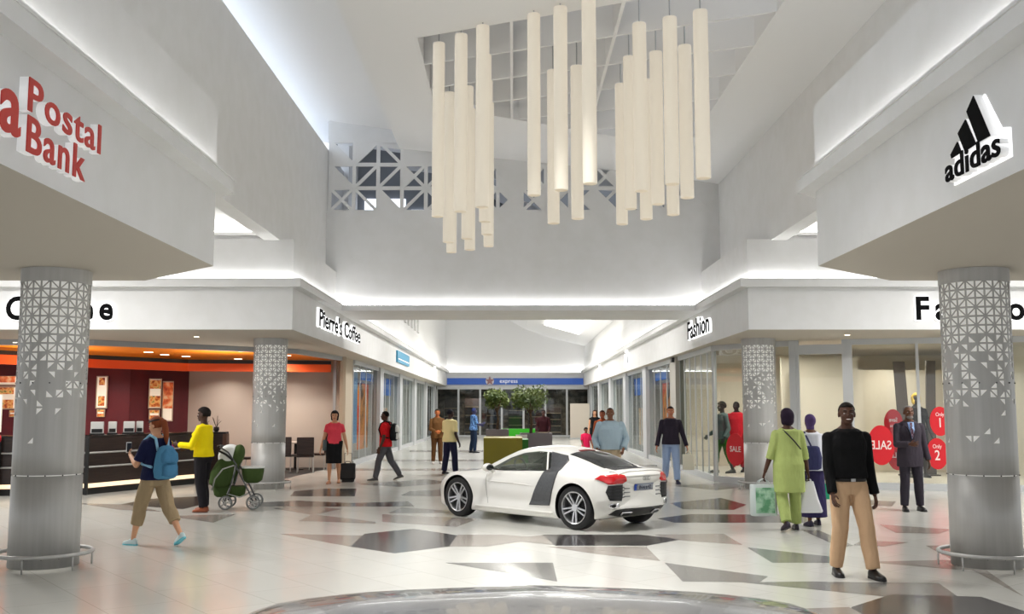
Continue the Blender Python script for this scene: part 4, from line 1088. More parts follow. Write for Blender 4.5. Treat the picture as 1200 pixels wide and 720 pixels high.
        panel('body_crease', [(.60, .660), (-.3, .640), (-.50, .62), (-.3, .618), (.60, .640)], paint, 'y', s, .006, .0005)
        panel('sill', [(.85, .24), (-.92, .24), (-.92, .20), (.85, .20)], paint, 'y', s, .012, .002)
    panel('windscreen', [(.82, -.62), (.86, -.3), (.87, 0), (.86, .3), (.82, .62), (.40, .575), (.14, .54), (.10, 0), (.14, -.54), (.40, -.575)], M_CLEAR, 'z', 1, .004, .002)
    panel('rear_window', [(-.98, -.52), (-.96, 0), (-.98, .52), (-1.3, .50), (-1.68, .46), (-1.70, 0), (-1.68, -.46), (-1.3, -.50)], M_CGLASS, 'z', 1, .004, .002)
    panel('brake_light', [(-.90, -.19), (-.90, .19), (-.955, .21), (-.955, -.21)], mat('brake_red', (120, 34, 34), .3), 'z', 1, .01, .003)
    panel('spoiler', [(-1.98, -.64), (-1.98, .64), (-2.12, .62), (-2.15, 0), (-2.12, -.62)], paint, 'z', 1, .014, .004)
    panel('spoiler_gap', [(-1.955, -.66), (-1.955, .66), (-1.985, .66), (-1.985, -.66)], M_CARBLK, 'z', 1, .003, .001)
    for k in range(5): panel('engine_slat', [(-1.70 - .045 * k, -.42), (-1.70 - .045 * k, .42), (-1.722 - .045 * k, .42), (-1.722 - .045 * k, -.42)], mat('slat_grey', (70, 70, 72), .5), 'z', 1, .004, .001)
    # tail
    for s in (1, -1):
        f = lambda L: [(s * a, b_) for a, b_ in L]
        panel('tail_light', f([(.46, .765), (.50, .845), (.60, .862), (.84, .845), (.90, .79), (.80, .715), (.54, .725)]), M_TAIL, 'x', -1, .012, .002)
        v = panel('rear_vent', f([(.53, .71), (.80, .70), (.83, .60), (.78, .475), (.56, .465), (.53, .55)]), M_CARBLK, 'x', -1, .006, .001)
        for k in range(4): panel('vent_slat', f([(.50, .675 - .05 * k), (.80, .665 - .05 * k), (.80, .655 - .05 * k), (.50, .665 - .05 * k)]), M_DARKMETAL, 'x', -1, .012, .004, parent=v)
        for k in range(3): panel('bumper_slat', f([(.36, .655 - .06 * k), (.50, .655 - .06 * k), (.50, .64 - .06 * k), (.36, .64 - .06 * k)]), mat('bumper_slat_grey', (120, 120, 120), .4), 'x', -1, .008, .002)
        fo = panel('exhaust_lens', f([(.70 + .085 * math.cos(a * PI / 10), .40 + .042 * math.sin(a * PI / 10)) for a in range(20)]), M_CHROME, 'x', -1, .010, .002)
        panel('lens_core', f([(.72 + .03 * math.cos(a * PI / 6), .40 + .028 * math.sin(a * PI / 6)) for a in range(12)]), M_CARBLK, 'x', -1, .004, .012, parent=fo, res=.012)
        ex = panel('exhaust', f([(.30, .315), (.52, .315), (.50, .255), (.32, .255)]), M_CHROME, 'x', -1, .035, .004)
        panel('exhaust_mouth', f([(.325, .303), (.495, .303), (.48, .267), (.34, .267)]), M_CARBLK, 'x', -1, .004, .040, parent=ex)
    panel('diffuser', [(-.66, .335), (-.5, .352), (.5, .352), (.66, .335), (.72, .26), (.4, .215), (-.4, .215), (-.72, .26)], M_CARBLK, 'x', -1, .006, .001)
    pl = panel('licence_plate', [(-.26, .715), (.26, .715), (.26, .605), (-.26, .605)], mat('plate_dark', (120, 126, 140), .4), 'x', -1, .010, .004)
    panel('plate_band', [(.205, .71), (.255, .71), (.255, .61), (.205, .61)], mat('plate_blue', (30, 70, 170), .4), 'x', -1, .003, .0145, parent=pl)
    panel('plate_field', [(-.245, .70), (.195, .70), (.195, .62), (-.245, .62)], mat('plate_field', (150, 154, 164), .4), 'x', -1, .002, .0145, parent=pl)
    tx = text_mesh('IN-R 8 42', 1, .002, mat('plate_ink', (40, 46, 70), .5), 'plate_text', pl)
    h = bvh.ray_cast(Vector((-3, 0, .66)), Vector((1, 0, 0)))
    for v in tx.data.vertices: v.co = (h[0].x - .0185 - v.co.z, .175 - v.co.x * .083, .628 + v.co.y * .085)
    h = bvh.ray_cast(Vector((-3, 0, .79)), Vector((1, 0, 0)))
    for k in range(4):
        yc = (1.5 - k) * .045
        MB().tube([(h[0].x - .008 + .02 * abs(yc), yc + .029 * math.cos(a * PI / 10), .79 + .029 * math.sin(a * PI / 10)) for a in range(20)], .004, 6, closed=True).build('badge_ring', M_CHROME, t, smooth=True)
    # nose
    for s in (1, -1):
        f = lambda L: [(s * a, b_) for a, b_ in L]
        panel('headlight', f([(.44, .50), (.52, .575), (.70, .60), (.78, .56), (.66, .49)]), mat('headlight_glass', (170, 176, 184), .1, coat=1), 'x', 1, .008, .002)
        panel('nose_vent', f([(.46, .42), (.74, .45), (.76, .30), (.48, .26)]), M_CARBLK, 'x', 1, .006, .001)
    panel('grille', [(-.36, .50), (.36, .50), (.33, .26), (-.33, .26)], M_CARBLK, 'x', 1, .006, .001)
    # mirrors
    for s in (1, -1):
        m = MB(); m.ell((.50, s * .97, .875), (.075, .115, .07), seg=18, rows=10); m.tube([(.52, s * .80, .80), (.51, s * .88, .83), (.50, s * .94, .85)], [.03, .024, .02], 10)
        mo = m.build('wing_mirror', paint, t, smooth=True)
        MB().ell((.44, s * .97, .877), (.022, .095, .052), seg=16, rows=8).build('mirror_glass', M_CGLASS, mo, smooth=True)
    # wheels
    for ax in AX:
        for s in (1, -1):
            Mw = Matrix.Translation((ax, s * .80, RW)) @ Matrix.Rotation(-PI / 2 * s, 4, 'X')
            R = RW
            prof = [(R * .70, -.11), (R * .90, -.125), (R * .975, -.112), (R, -.085), (R, .085), (R * .975, .112), (R * .90, .125), (R * .745, .118), (R * .73, .10), (R * .70, -.11)]
            w = MB().lathe(prof, 44, 0, Mw, cap=False).build('wheel', M_TYRE, t, smooth=True, autosmooth=50)
            r = MB(); r.lathe([(R * .74, .06), (R * .755, .112), (R * .73, .122), (R * .695, .116), (R * .68, .09), (R * .67, -.1)], 44, 0, Mw, cap=False)
            for k in range(5):
                for d in (-1, 1):
                    a = 2 * PI * k / 5 + PI / 2; c0 = Vector((math.cos(a), math.sin(a), 0)); n0 = Vector((-math.sin(a), math.cos(a), 0)) * d
                    pts = [(c0 * R * .14 + n0 * .016, .088), (c0 * R * .40 + n0 * .028, .102), (c0 * R * .70 + n0 * .040, .108)]
                    rs = []
                    for (p, z), wd in zip(pts, (.017, .015, .016)):
                        q = [p + n0 * wd + Vector((0, 0, z - .018)), p - n0 * wd + Vector((0, 0, z - .018)), p - n0 * wd * .7 + Vector((0, 0, z)), p + n0 * wd * .7 + Vector((0, 0, z))]
                        rs.append([Mw @ x for x in (q if d > 0 else q[::-1])])
                    r.rings(rs, 0)
            r.lathe([(.001, .104), (.05, .104), (.058, .094), (.058, .03)], 24, 0, Mw, cap=False)
            ro = r.build('rim', M_RIM, w, smooth=True, autosmooth=35)
            MB().lathe([(.01, .02), (R * .52, .02), (R * .52, .035), (.01, .035)], 32, 0, Mw).build('brake_disc', M_DARKMETAL, w)
            MB().lathe([(R * .69, -.06), (R * .02, -.06)], 28, 0, Mw, cap=False).build('wheel_well', M_CARBLK, w)
    # cockpit seen through the side windows
    for s in (1, -1):
        m = MB(); m.ell((-.42, s * .36, .90), (.10, .19, .16), seg=16, rows=10); m.ell((-.47, s * .36, 1.06), (.06, .11, .075), seg=14, rows=8); m.build('seat', M_SEAT, t, smooth=True)
    MB().tube([(.26 + .05 * math.sin(a * PI / 10), .36 + .15 * math.cos(a * PI / 10), .88 + .14 * math.sin(a * PI / 10)) for a in range(20)], .014, 8, closed=True).build('steering_wheel', M_CARBLK, t, smooth=True)
    m = MB(); m.ell((.52, 0, .86), (.16, .62, .05), seg=18, rows=8); m.build('dashboard', M_SEAT, t, smooth=True)
    bpy.data.meshes.remove(raw)
    return t
# ============================================================= people
from mathutils import noise as mnoise
def rotm(ax, deg): return Matrix.Rotation(math.radians(deg), 3, ax)
def skin_of(rgb): return mat('skin_%d_%d_%d' % rgb, rgb, .5, spec=.35)
def cloth(rgb, rough=.85): return bump(mat('cloth_%d_%d_%d' % rgb, rgb, rough, spec=.2), 13, .75, .035, (1, 1, .35))
M_EYEW = mat('eye_white', (232, 226, 220), .3); M_IRIS = mat('eye_dark', (24, 16, 12), .2); M_LIP = mat('lips', (150, 84, 78), .45); M_LIPD = mat('lips_dark', (112, 58, 52), .45); M_TEETH = mat('teeth', (240, 236, 228), .3)
def remesh(o, voxel, smooth=3, wr=0.0, wscale=9, seed=0):
    r = o.modifiers.new('r', 'REMESH'); r.mode = 'VOXEL'; r.voxel_size = voxel; r.use_smooth_shade = True
    if smooth:
        s = o.modifiers.new('s', 'SMOOTH'); s.factor = .5; s.iterations = smooth
    apply_mods(o)
    if wr:
        me = o.data; nv = len(me.vertices)
        cos = [0.0] * (nv * 3); nos = [0.0] * (nv * 3)
        me.vertices.foreach_get('co', cos); me.vertices.foreach_get('normal', nos)
        for i in range(0, nv * 3, 3):
            x, y, z = cos[i:i + 3]
            n = mnoise.noise((x * wscale + seed, y * wscale, z * wscale * .55)) + .5 * mnoise.noise((x * wscale * 2.1, y * wscale * 2.1 + seed, z * wscale * 1.7))
            n *= wr
            cos[i] = x + nos[i] * n; cos[i + 1] = y + nos[i + 1] * n; cos[i + 2] = z + nos[i + 2] * n
        me.vertices.foreach_set('co', cos)
        me.update()
    return o
def rring(c, rx, ry, R, n=20, p=2.4):
    out = []
    for i in range(n):
        a = 2 * PI * i / n; ca, sa = math.cos(a), math.sin(a)
        out.append(c + R @ Vector((rx * math.copysign(abs(ca) ** (2 / p), ca), ry * math.copysign(abs(sa) ** (2 / p), sa), 0)))
    return out
def limb(mb, pts, rad, seg=14):
    mb.tube(pts, rad, seg)
    for p, r in zip(pts, rad): mb.ell(p, (r, r, r), seg=12, rows=8)
def person(label, loc, rz, h, skin=(92, 60, 44), legs=((0, 0, 3), (0, 0, 3)), arms=((5, 8, 15, 0), (5, 8, 15, 0)), lean=0, head=(0, 0), build=1.0,
           hair=('short', (18, 15, 14)), top=None, bottom=None, shoes=((20, 18, 18), (30, 28, 28)), female=False, smile=False, vox=.0085, hand_curl=(25, 25), feet_pitch=(0, 0), face=True, twist=0, extra=None, hgt_extra=0, name='person', cat='person'):
    """legs: (flex, knee, spread) right then left; arms: (flex, spread, elbow, inward) right then left; body faces +Y"""
    t = thing(name, label, cat, group='people in the hall' if cat == 'person' else 'mannequins in the right shop window')
    k = h / 1.75; SK = skin_of(skin); w = build
    X = Vector((1, 0, 0)); 
    hipw = (.056 if female else .052) * h; shw = (.099 if female else .108) * h * (1 + (w - 1) * .5)
    legs = [list(legs[0]), list(legs[1])]
    def lowest(i):
        fx_, kn_, ab_ = legs[i]; s_ = 1 if i == 0 else -1
        R1 = rotm('Y', -s_ * ab_) @ rotm('X', fx_); R2 = rotm('Y', -s_ * ab_) @ rotm('X', fx_ - kn_)
        A_ = R1 @ Vector((0, .006 * h, -.232 * h)) + R2 @ Vector((0, -.012 * h, -.238 * h)); F_ = rotm('Z', -s_ * 7) @ rotm('X', -feet_pitch[i])
        return min((A_ + F_ @ Vector((0, y * k, -.078 * k))).z for y in (-.07, .10, .19))
    for _ in range(200):
        d_ = lowest(0) - lowest(1)
        if abs(d_) < .003: break
        i_ = 1 if d_ > 0 else 0            # the leg that reaches lower bends a little
        j_ = 1 - i_
        if legs[j_][1] > 4: legs[j_][1] -= .5
        else: legs[i_][1] += .5; legs[i_][0] += .22
    # ---- joints
    hip = {}; knee = {}; ank = {}; shinR = {}
    for s, (fl_x, kn, ab), i in ((1, legs[0], 0), (-1, legs[1], 1)):
        H_ = Vector((s * hipw, 0, 0)); R1 = rotm('Y', -s * ab) @ rotm('X', fl_x); R2 = rotm('Y', -s * ab) @ rotm('X', fl_x - kn)
        K_ = H_ + R1 @ Vector((0, .006 * h, -.232 * h)); A_ = K_ + R2 @ Vector((0, -.012 * h, -.238 * h))
        hip[s], knee[s], ank[s], shinR[s] = H_, K_, A_, R2
    foot = {}
    for s, i in ((1, 0), (-1, 1)):
        foot[s] = rotm('Z', -s * 7) @ rotm('X', -feet_pitch[i])
    low = min(min((ank[s] + foot[s] @ Vector((0, y * k, -.078 * k))).z for y in (-.07, .10, .19)) for s in (1, -1))
    P = Vector((0, 0, -low))
    for d in (hip, knee, ank):
        for s in d: d[s] = d[s] + P
    RT = rotm('X', -lean); TW = rotm('Z', twist)
    def T(v): return P + RT @ (TW @ Vector(v))      # trunk space, origin at the hips
    RTW = RT @ TW
    sh = {s: T((s * shw, -.004 * h, .274 * h)) for s in (1, -1)}
    el = {}; wr = {}; fdir = {}; udir = {}
    for s, (fx, ab, eb, inn), i in ((1, arms[0], 0), (-1, arms[1], 1)):
        R1 = RTW @ rotm('Y', -s * ab) @ rotm('X', fx)
        el[s] = sh[s] + R1 @ Vector((0, 0, -.172 * h))
        R2 = R1 @ rotm('X', eb) 
        d2 = R2 @ Vector((0, 0, -1)); d2 = (RTW @ rotm('Z', s * inn) @ RTW.inverted()) @ d2
        wr[s] = el[s] + d2 * .152 * h; fdir[s] = d2; udir[s] = R1 @ Vector((0, 0, -1))
    hc = T((0, .012 * h, .410 * h)); HR = RTW @ rotm('Z', head[0]) @ rotm('X', -head[1])
    nb = T((0, -.004 * h, .325 * h))
    # ---- body: one continuous skin
    b = MB()
    bustd = .004 * h if female else 0
    TR = [(-.045, .060, .045, -.004), (-.01, .088 + (.006 if female else 0), .060, -.006), (.03, .090 if not female else .094, .062, -.006), (.09, .078 * w if not female else .070 * w, .056 * w, .0), (.16, .084 * w if not female else .076 * w, .060 * w, .003), (.225, .096 * w if not female else .088 * w, .066 * w, .006), (.265, .096 if not female else .086, .060, 0), (.290, .078 if not female else .068, .048, -.004), (.308, .056 if not female else .049, .042, -.005), (.325, .036, .037, -.004)]
    def trunk(mb, lo, hi, add, addz=0):
        rs = []
        for z, rx, ry, cy in TR:
            if lo <= z <= hi: rs.append(rring(T((0, cy * h, z * h)), rx * h + add, ry * h + add, RTW, 22))
        mb.rings(rs)
    trunk(b, -1, 1, -.004 * h)
    limb(b, [nb - RTW @ Vector((0, 0, .02 * h)), nb.lerp(hc, .45), hc - HR @ Vector((0, .012 * h, .03 * h))], [.036 * h, .0305 * h, .030 * h])
    # head
    def hp(x, y, z): return hc + HR @ Vector((x * h, y * h, z * h))
    b.ell(hp(0, -.008, .014), (.0435 * h, .052 * h, .050 * h), HR, seg=24, rows=16)
    b.ell(hp(0, .010, -.018), (.0355 * h, .042 * h, .046 * h), HR, seg=20, rows=14)
    b.ell(hp(0, .030, -.047), (.020 * h, .018 * h, .015 * h), HR, seg=14, rows=8)
    b.ell(hp(0, .054, -.012), (.0095 * h, .0105 * h, .0085 * h), HR, seg=12, rows=8); b.ell(hp(0, .049, .002), (.006 * h, .008 * h, .016 * h), HR, seg=10, rows=8)
    b.ell(hp(0, .038, .016), (.030 * h, .010 * h, .007 * h), HR, seg=14, rows=8)
    for s in (1, -1):
        b.ell(hp(s * .044, -.008, -.004), (.006 * h, .012 * h, .018 * h), HR, seg=10, rows=8)
        b.ell(hp(s * .022, .034, -.016), (.012 * h, .010 * h, .010 * h), HR, seg=10, rows=8)
    for s in (1, -1):
        limb(b, [T((s * shw * .5, 0, .285 * h)), sh[s], sh[s].lerp(el[s], .35), el[s]], [.028 * h, .0275 * h * w ** .5, .0265 * h * w, .022 * h])
        b.tube([T((s * .012 * h, -.006 * h, .335 * h)), T((s * .05 * h, -.006 * h, .308 * h)), T((s * shw * .85, -.004 * h, .281 * h))], [.020 * h, .019 * h, .017 * h], 10)
        limb(b, [el[s], el[s].lerp(wr[s], .3), wr[s]], [.022 * h, .0225 * h, .0145 * h])
        limb(b, [hip[s], hip[s].lerp(knee[s], .4), knee[s]], [.050 * h * w ** .5, .045 * h * w ** .5, .031 * h])
        cf = shinR[s] @ Vector((0, -.008 * h, 0))
        limb(b, [knee[s], knee[s].lerp(ank[s], .32) + cf, knee[s].lerp(ank[s], .7), ank[s]], [.031 * h, .0315 * h, .0215 * h, .0175 * h])
        F = foot[s]
        limb(b, [ank[s] + F @ Vector((0, -.02 * k, -.035 * k)), ank[s] + F @ Vector((0, .06 * k, -.05 * k)), ank[s] + F @ Vector((0, .14 * k, -.06 * k))], [.028 * k, .028 * k, .018 * k], 10)
        # hand
        d = fdir[s]; lat = (RTW @ rotm('Z', s * arms[0 if s > 0 else 1][3])) @ Vector((s, 0, 0)); fw = d.cross(lat)
        if fw.length < .2: fw = RTW @ Vector((0, 0, 1))
        fw.normalize()
        if fw.dot(RTW @ Vector((0, 1, .4))) < 0: fw = -fw
        nrm = -(lat - d * lat.dot(d)).normalized()              # palm looks inward
        W = wr[s]; curl = hand_curl[0 if s > 0 else 1]
        Rp = Matrix((fw, nrm, d)).transposed()
        b.ell(W + d * .048 * k, (.037 * k, .0145 * k, .052 * k), Rp, seg=14, rows=10)
        b.ell(W + d * .075 * k, (.039 * k, .013 * k, .020 * k), Rp, seg=14, rows=8)
        rf = max(.0082 * k, vox * 1.0)
        for q, L in enumerate((.068, .076, .071, .056)):
            base = W + d * .088 * k + fw * (.0315 - .021 * q) * k
            axis = fw
            c1 = math.radians(curl * (.9 + .12 * q)); c2 = math.radians(curl * (2.0 + .2 * q))
            splay = fw * (.16 - .11 * q)
            d1 = (d * math.cos(c1) + nrm * math.sin(c1) + splay).normalized(); d2 = (d * math.cos(c2) + nrm * math.sin(c2) + splay).normalized()
            m1 = base + d1 * L * .52 * k; e1 = m1 + d2 * L * .48 * k
            b.tube([base - d * .01, m1, e1], [rf * 1.1, rf, rf * .85], 8); b.ell(m1, (rf, rf, rf), seg=8, rows=6); b.ell(e1, (rf * .85,) * 3, seg=8, rows=6)
        tb = W + d * .028 * k + fw * .026 * k; t1 = tb + (d * .62 + fw * .7 + nrm * .3).normalized() * .038 * k; t2 = t1 + (d * .92 + fw * .25 + nrm * .35).normalized() * .030 * k
        b.tube([tb, t1, t2], [rf * 1.45, rf * 1.2, rf], 8); b.ell(t1, (rf * 1.2,) * 3, seg=8, rows=6); b.ell(t2, (rf,) * 3, seg=8, rows=6)
    body = b.build('body', SK, t); remesh(body, vox, 2)
    # ---- face
    if face:
        for s in (1, -1):
            e = MB().ell(hp(s * .0185, .0420, .0005), (.0068 * h, .0044 * h, .0029 * h), HR, seg=12, rows=8).build('eye', M_EYEW, t, smooth=True)
            MB().ell(hp(s * .0185, .0456, .0005), (.0034 * h, .0018 * h, .0032 * h), HR, seg=10, rows=6).build('iris', M_IRIS, e, smooth=True)
            MB().tube([hp(s * .009, .0490, .0155), hp(s * .019, .0478, .0185), hp(s * .029, .0420, .0155)], .0022 * h, 6).build('eyebrow', mat('brow_dark', (30, 22, 18), .8), t, smooth=True)
        m = MB().ell(hp(0, .0485, -.0325), (.0165 * h, .0062 * h, .0048 * h), HR, seg=14, rows=8).build('mouth', M_LIPD if skin[0] < 130 else M_LIP, t, smooth=True)
        if smile: MB().ell(hp(0, .0527, -.0322), (.0130 * h, .0028 * h, .0028 * h), HR, seg=14, rows=8).build('teeth', M_TEETH, m, smooth=True)
    # ---- hair
    kind, hcol = hair[0], hair[1]
    HM = bump(mat('hair_%d_%d_%d' % hcol, hcol, .75, spec=.2), 60, .6, .01, (1, 1, .3))
    def hairshell(fac, low, hl, sc=(1, 1, 1), dz=.014):
        mb = MB(); rs = []
        for j in range(25):
            th_ = -PI / 2 + PI * j / 24; ring = []
            for i in range(36):
                a = 2 * PI * i / 36
                dx, dy, dz_ = math.cos(th_) * math.cos(a), math.cos(th_) * math.sin(a), math.sin(th_)
                r = fac
                front = dy > .30 and dz_ < hl
                if front or dz_ < low: r = .80
                elif abs(dx) > .72 and dy > -.1 and dz_ < .05 and low > -.7: r = .80
                ring.append(hp(dx * .0435 * r * sc[0], (dy * .052 * r) * sc[1] - .008, dz_ * .050 * r * sc[2] + dz))
            rs.append(ring)
        return mb.rings(rs)
    if kind == 'short': hm = hairshell(1.085, -.45, .45)
    elif kind == 'cap': hm = hairshell(1.12, -.6, .42)
    elif kind == 'bald': hm = hairshell(1.03, -.3, .62)
    elif kind == 'bob':
        hm = hairshell(1.27, -.95, .40, (1.04, 1, 1.1)); 
        hm.ell(hp(0, -.026, -.020), (.050 * h, .038 * h, .050 * h), HR); hm.ell(hp(.036, -.006, -.022), (.016 * h, .026 * h, .040 * h), HR); hm.ell(hp(-.036, -.006, -.022), (.016 * h, .026 * h, .040 * h), HR)
    elif kind == 'round': hm = hairshell(1.30, -.55, .38, (1, 1, 1.0), .016)
    elif kind == 'long':
        hm = hairshell(1.14, -.9, .45); hm.tube([hp(0, -.05, .03), hp(0, -.062, -.02), hp(0, -.058, -.09), hp(0, -.055, -.16)], [.03 * h, .042 * h, .040 * h, .018 * h], 12)
        for s in (1, -1): hm.tube([hp(s * .034, .01, .03), hp(s * .043, -.006, -.03), hp(s * .045, -.012, -.10)], [.012 * h, .016 * h, .010 * h], 8)
    elif kind == 'tail':
        hm = hairshell(1.12, -.75, .45); hm.ell(hp(0, -.055, .030), (.022 * h, .022 * h, .022 * h), HR)
        hm.tube([hp(0, -.052, .032), hp(-.004, -.078, .015), hp(-.006, -.086, -.045), hp(-.004, -.080, -.115), hp(0, -.072, -.165)], [.016 * h, .024 * h, .025 * h, .019 * h, .006 * h], 12)
    elif kind == 'scarf':
        hm = hairshell(1.16, -.98, .52, (1, 1, 1.05)); hm.ell(hp(0, -.052, .026), (.030 * h, .028 * h, .030 * h), HR); hm.ell(hp(0, -.010, -.05), (.036 * h, .040 * h, .03 * h), HR)
    elif kind == 'pony_short': hm = hairshell(1.12, -.6, .42)
    ho = hm.build('head_scarf' if kind == 'scarf' else 'hair', HM, t, smooth=True)
    if kind in ('bob', 'long', 'tail', 'scarf', 'round'): remesh(ho, .008, 3, .0022 if kind != 'scarf' else .001, 30)
    # ---- upper garment
    info = dict(t=t, P=P, sh=sh, el=el, wr=wr, hip=hip, knee=knee, ank=ank, T=T, hc=hc, HR=HR, RTW=RTW, hp=hp, foot=foot, fdir=fdir, k=k, h=h)
    cv = max(vox, .010)
    if top:
        nm, col, sl, hem, loose = top          # sleeve: share of the arm covered (1 = upper arm, 2 = to the wrist); hem: trunk height
        m = MB(); add = .010 * k + loose * .6
        rs = []
        zs = [hem] + [z for z in (-.15, -.08, -.045, -.01, .03, .06, .09, .16, .225, .265, .290, .308) if z > hem + .012]
        for z in zs:
            # body outline at this height, let out below the waist for loose cuts
            for q in range(len(TR) - 1):
                if TR[q][0] <= z <= TR[q + 1][0]: break
            if z < TR[0][0]: rx, ry, cy = TR[1][1], TR[1][2], TR[1][3]
            else:
                f = (z - TR[q][0]) / (TR[q + 1][0] - TR[q][0]); f = max(0, min(1, f)); rx, ry, cy = [TR[q][j] * (1 - f) + TR[q + 1][j] * f for j in (1, 2, 3)]
            g_ = max(0, min(1, (.10 - z) / .08)); rx, ry = max(rx, .080 + .014 * g_), max(ry, .058 + .008 * g_)
            ex = loose * (1.0 if z < .2 else .5) + .012 * k * max(0, min(1, (.15 - z) / .10))
            if female and .18 < z < .24: ry += .010; cy += .008
            rs.append(rring(T((0, cy * h, z * h)), rx * h + .009 * k + ex, ry * h + .009 * k + ex, RTW, 26))
        rs.append(rring(T((0, -.004 * h, (.324 if not female else .316) * h)), .046 * h, .043 * h, RTW, 26))
        m.rings(rs)
        for s in (1, -1):
            r0 = .0305 * h * w ** .5 + .002 + loose * .35
            m.tube([T((s * .034 * h, -.006 * h, .312 * h)), T((s * .06 * h, -.006 * h, .303 * h)), T((s * shw * .86, -.004 * h, .281 * h))], [.022 * h, .0225 * h, .0215 * h], 14); m.tube([T((s * shw * .4, 0, .275 * h)), sh[s] + RTW @ Vector((0, 0, -.004 * h))], [.032 * h, r0], 16); m.ell(sh[s], (r0, r0, r0), seg=14, rows=10)
            if sl <= 1: m.tube([sh[s], sh[s].lerp(el[s], sl * .6), sh[s].lerp(el[s], sl)], [r0, r0 * .97, r0 * (.98 + loose * 6)], 16)
            else:
                re = .028 * h * w ** .5 + loose * .25
                m.tube([sh[s], sh[s].lerp(el[s], .5), el[s]], [r0, (r0 + re) / 2, re], 16); m.ell(el[s], (re, re, re), seg=14, rows=10)
                m.tube([el[s], el[s].lerp(wr[s], .5 * (sl - 1)), el[s].lerp(wr[s], sl - 1)], [re, re * .92, re * .78 + loose * .4], 16)
        o = m.build(nm, cloth(col), t); remesh(o, cv, 3, .0035 * k, 11, len(label) % 17); info['top'] = o
    if bottom:
        nm, col, length, loose = bottom
        m = MB(); rs = []
        if nm in ('skirt', 'dress_skirt'):
            top_c = T((0, -.004 * h, .080 * h))
            for f in (0, .1, .22, .4, .6, .8, 1.0):
                g = f * length
                lp_ = [hip[q].lerp(knee[q], min(g, 1)) if g <= 1 else knee[q].lerp(ank[q], g - 1) for q in (1, -1)]
                lr = (.056 - .012 * min(g, 1)) * h + .010
                cx = (lp_[0].x + lp_[1].x) / 2; cy = (lp_[0].y + lp_[1].y) / 2; hx = abs(lp_[0].x - lp_[1].x) / 2 + lr + loose * f; hy = abs(lp_[0].y - lp_[1].y) / 2 + lr + loose * f
                zz = top_c.z * (1 - f) + min(lp_[0].z, lp_[1].z) * f
                if f == 0: hx, hy, cx, cy = .077 * h + .006, .059 * h + .006, top_c.x, top_c.y
                if f == .1: hx, hy = max(hx, .094 * h), max(hy, .066 * h)
                rs.append(rring(Vector((cx, cy, zz)), hx, hy, rotm('Z', 0), 26))
            m.rings(rs[::-1])
        else:
            for z, rx, ry, cy in ((-.045, .084, .064, -.008), (-.01, .096, .068, -.008), (.03, .096, .067, -.006), (.075, .082 * max(1, w), .060 * max(1, w), 0)):
                rs.append(rring(T((0, cy * h, z * h)), rx * h + .007, ry * h + .007, RTW, 26))
            m.rings(rs)
            for s in (1, -1):
                A2 = knee[s].lerp(ank[s], length); c2 = shinR[s] @ Vector((0, -.006 * h, 0))
                limb(m, [hip[s] + Vector((0, 0, .0 * h)), hip[s].lerp(knee[s], .45), knee[s]], [.056 * h * w ** .5, .050 * h * w ** .5 + loose * .5, .038 * h + loose * .8], 16)
                m.tube([knee[s], knee[s].lerp(A2, .45) + c2, A2 + c2 * .4], [.038 * h + loose * .8, .036 * h + loose * .9, .028 * h + loose * 1.1], 16)
        o = m.build(nm, cloth(col), t); remesh(o, cv, 3, .0055 * k, 9, len(label)); info['bottom'] = o
    # ---- shoes
    if shoes:
        SM = mat('shoe_%d_%d_%d' % shoes[0], shoes[0], .35); SOLE = mat('sole_%d_%d_%d' % shoes[1], shoes[1], .5)
        for s in (1, -1):
            F = foot[s]; A_ = ank[s]; m = MB(); rs = []
            for y, hw, tp in ((-.078, .018, .040), (-.066, .030, .066), (-.035, .036, .082), (.0, .037, .085), (.045, .040, .070), (.09, .046, .052), (.135, .045, .042), (.170, .036, .034), (.192, .018, .022)):
                ring = []
                for i in range(18):
                    a = 2 * PI * i / 18; ca, sa = math.cos(a), math.sin(a)
                    z = tp * (max(sa, 0) ** .8) if sa > 0 else 0.012 * sa
                    ring.append(A_ + F @ Vector((hw * math.copysign(abs(ca) ** .7, ca) * k * (1.0 if not female else .88), y * k * (1 if not female else .92), (-.064 + z) * k)))
                rs.append(ring)
            so = m.rings(rs).build('shoe', SM, t, smooth=True)
            m2 = MB(); rs = []
            for z in (-.078, -.062):
                out = []
                for y, hw in ((-.08, .02), (-.06, .034), (0, .038), (.05, .041), (.1, .048), (.145, .046), (.178, .034), (.196, .014)): out.append((hw, y))
                outl = out + [(-a, y) for a, y in out[::-1]]
                rs.append([A_ + F @ Vector((a * k * (1 if not female else .88), y * k * (1 if not female else .92), z * k)) for a, y in outl])
            m2.rings(rs).build('sole', SOLE, so)
    t.location = Vector(loc); t.rotation_euler = (0, 0, math.radians(rz))
    info['M'] = Matrix.Translation(Vector(loc)) @ Matrix.Rotation(math.radians(rz), 4, 'Z')
    return info
def part(info, nm, mb, m, smooth=True, parent=None): return mb.build(nm, m, parent or info['t'], smooth=smooth)
def held(name, label, cat, info, s, group=None):
    """a thing hanging from hand s of a person: origin just under the fingers"""
    p = info['M'] @ (info['wr'][s] + info['fdir'][s] * .105 * info['k'])
    return thing(name, label, cat, p, info['t'].rotation_euler.z, group)
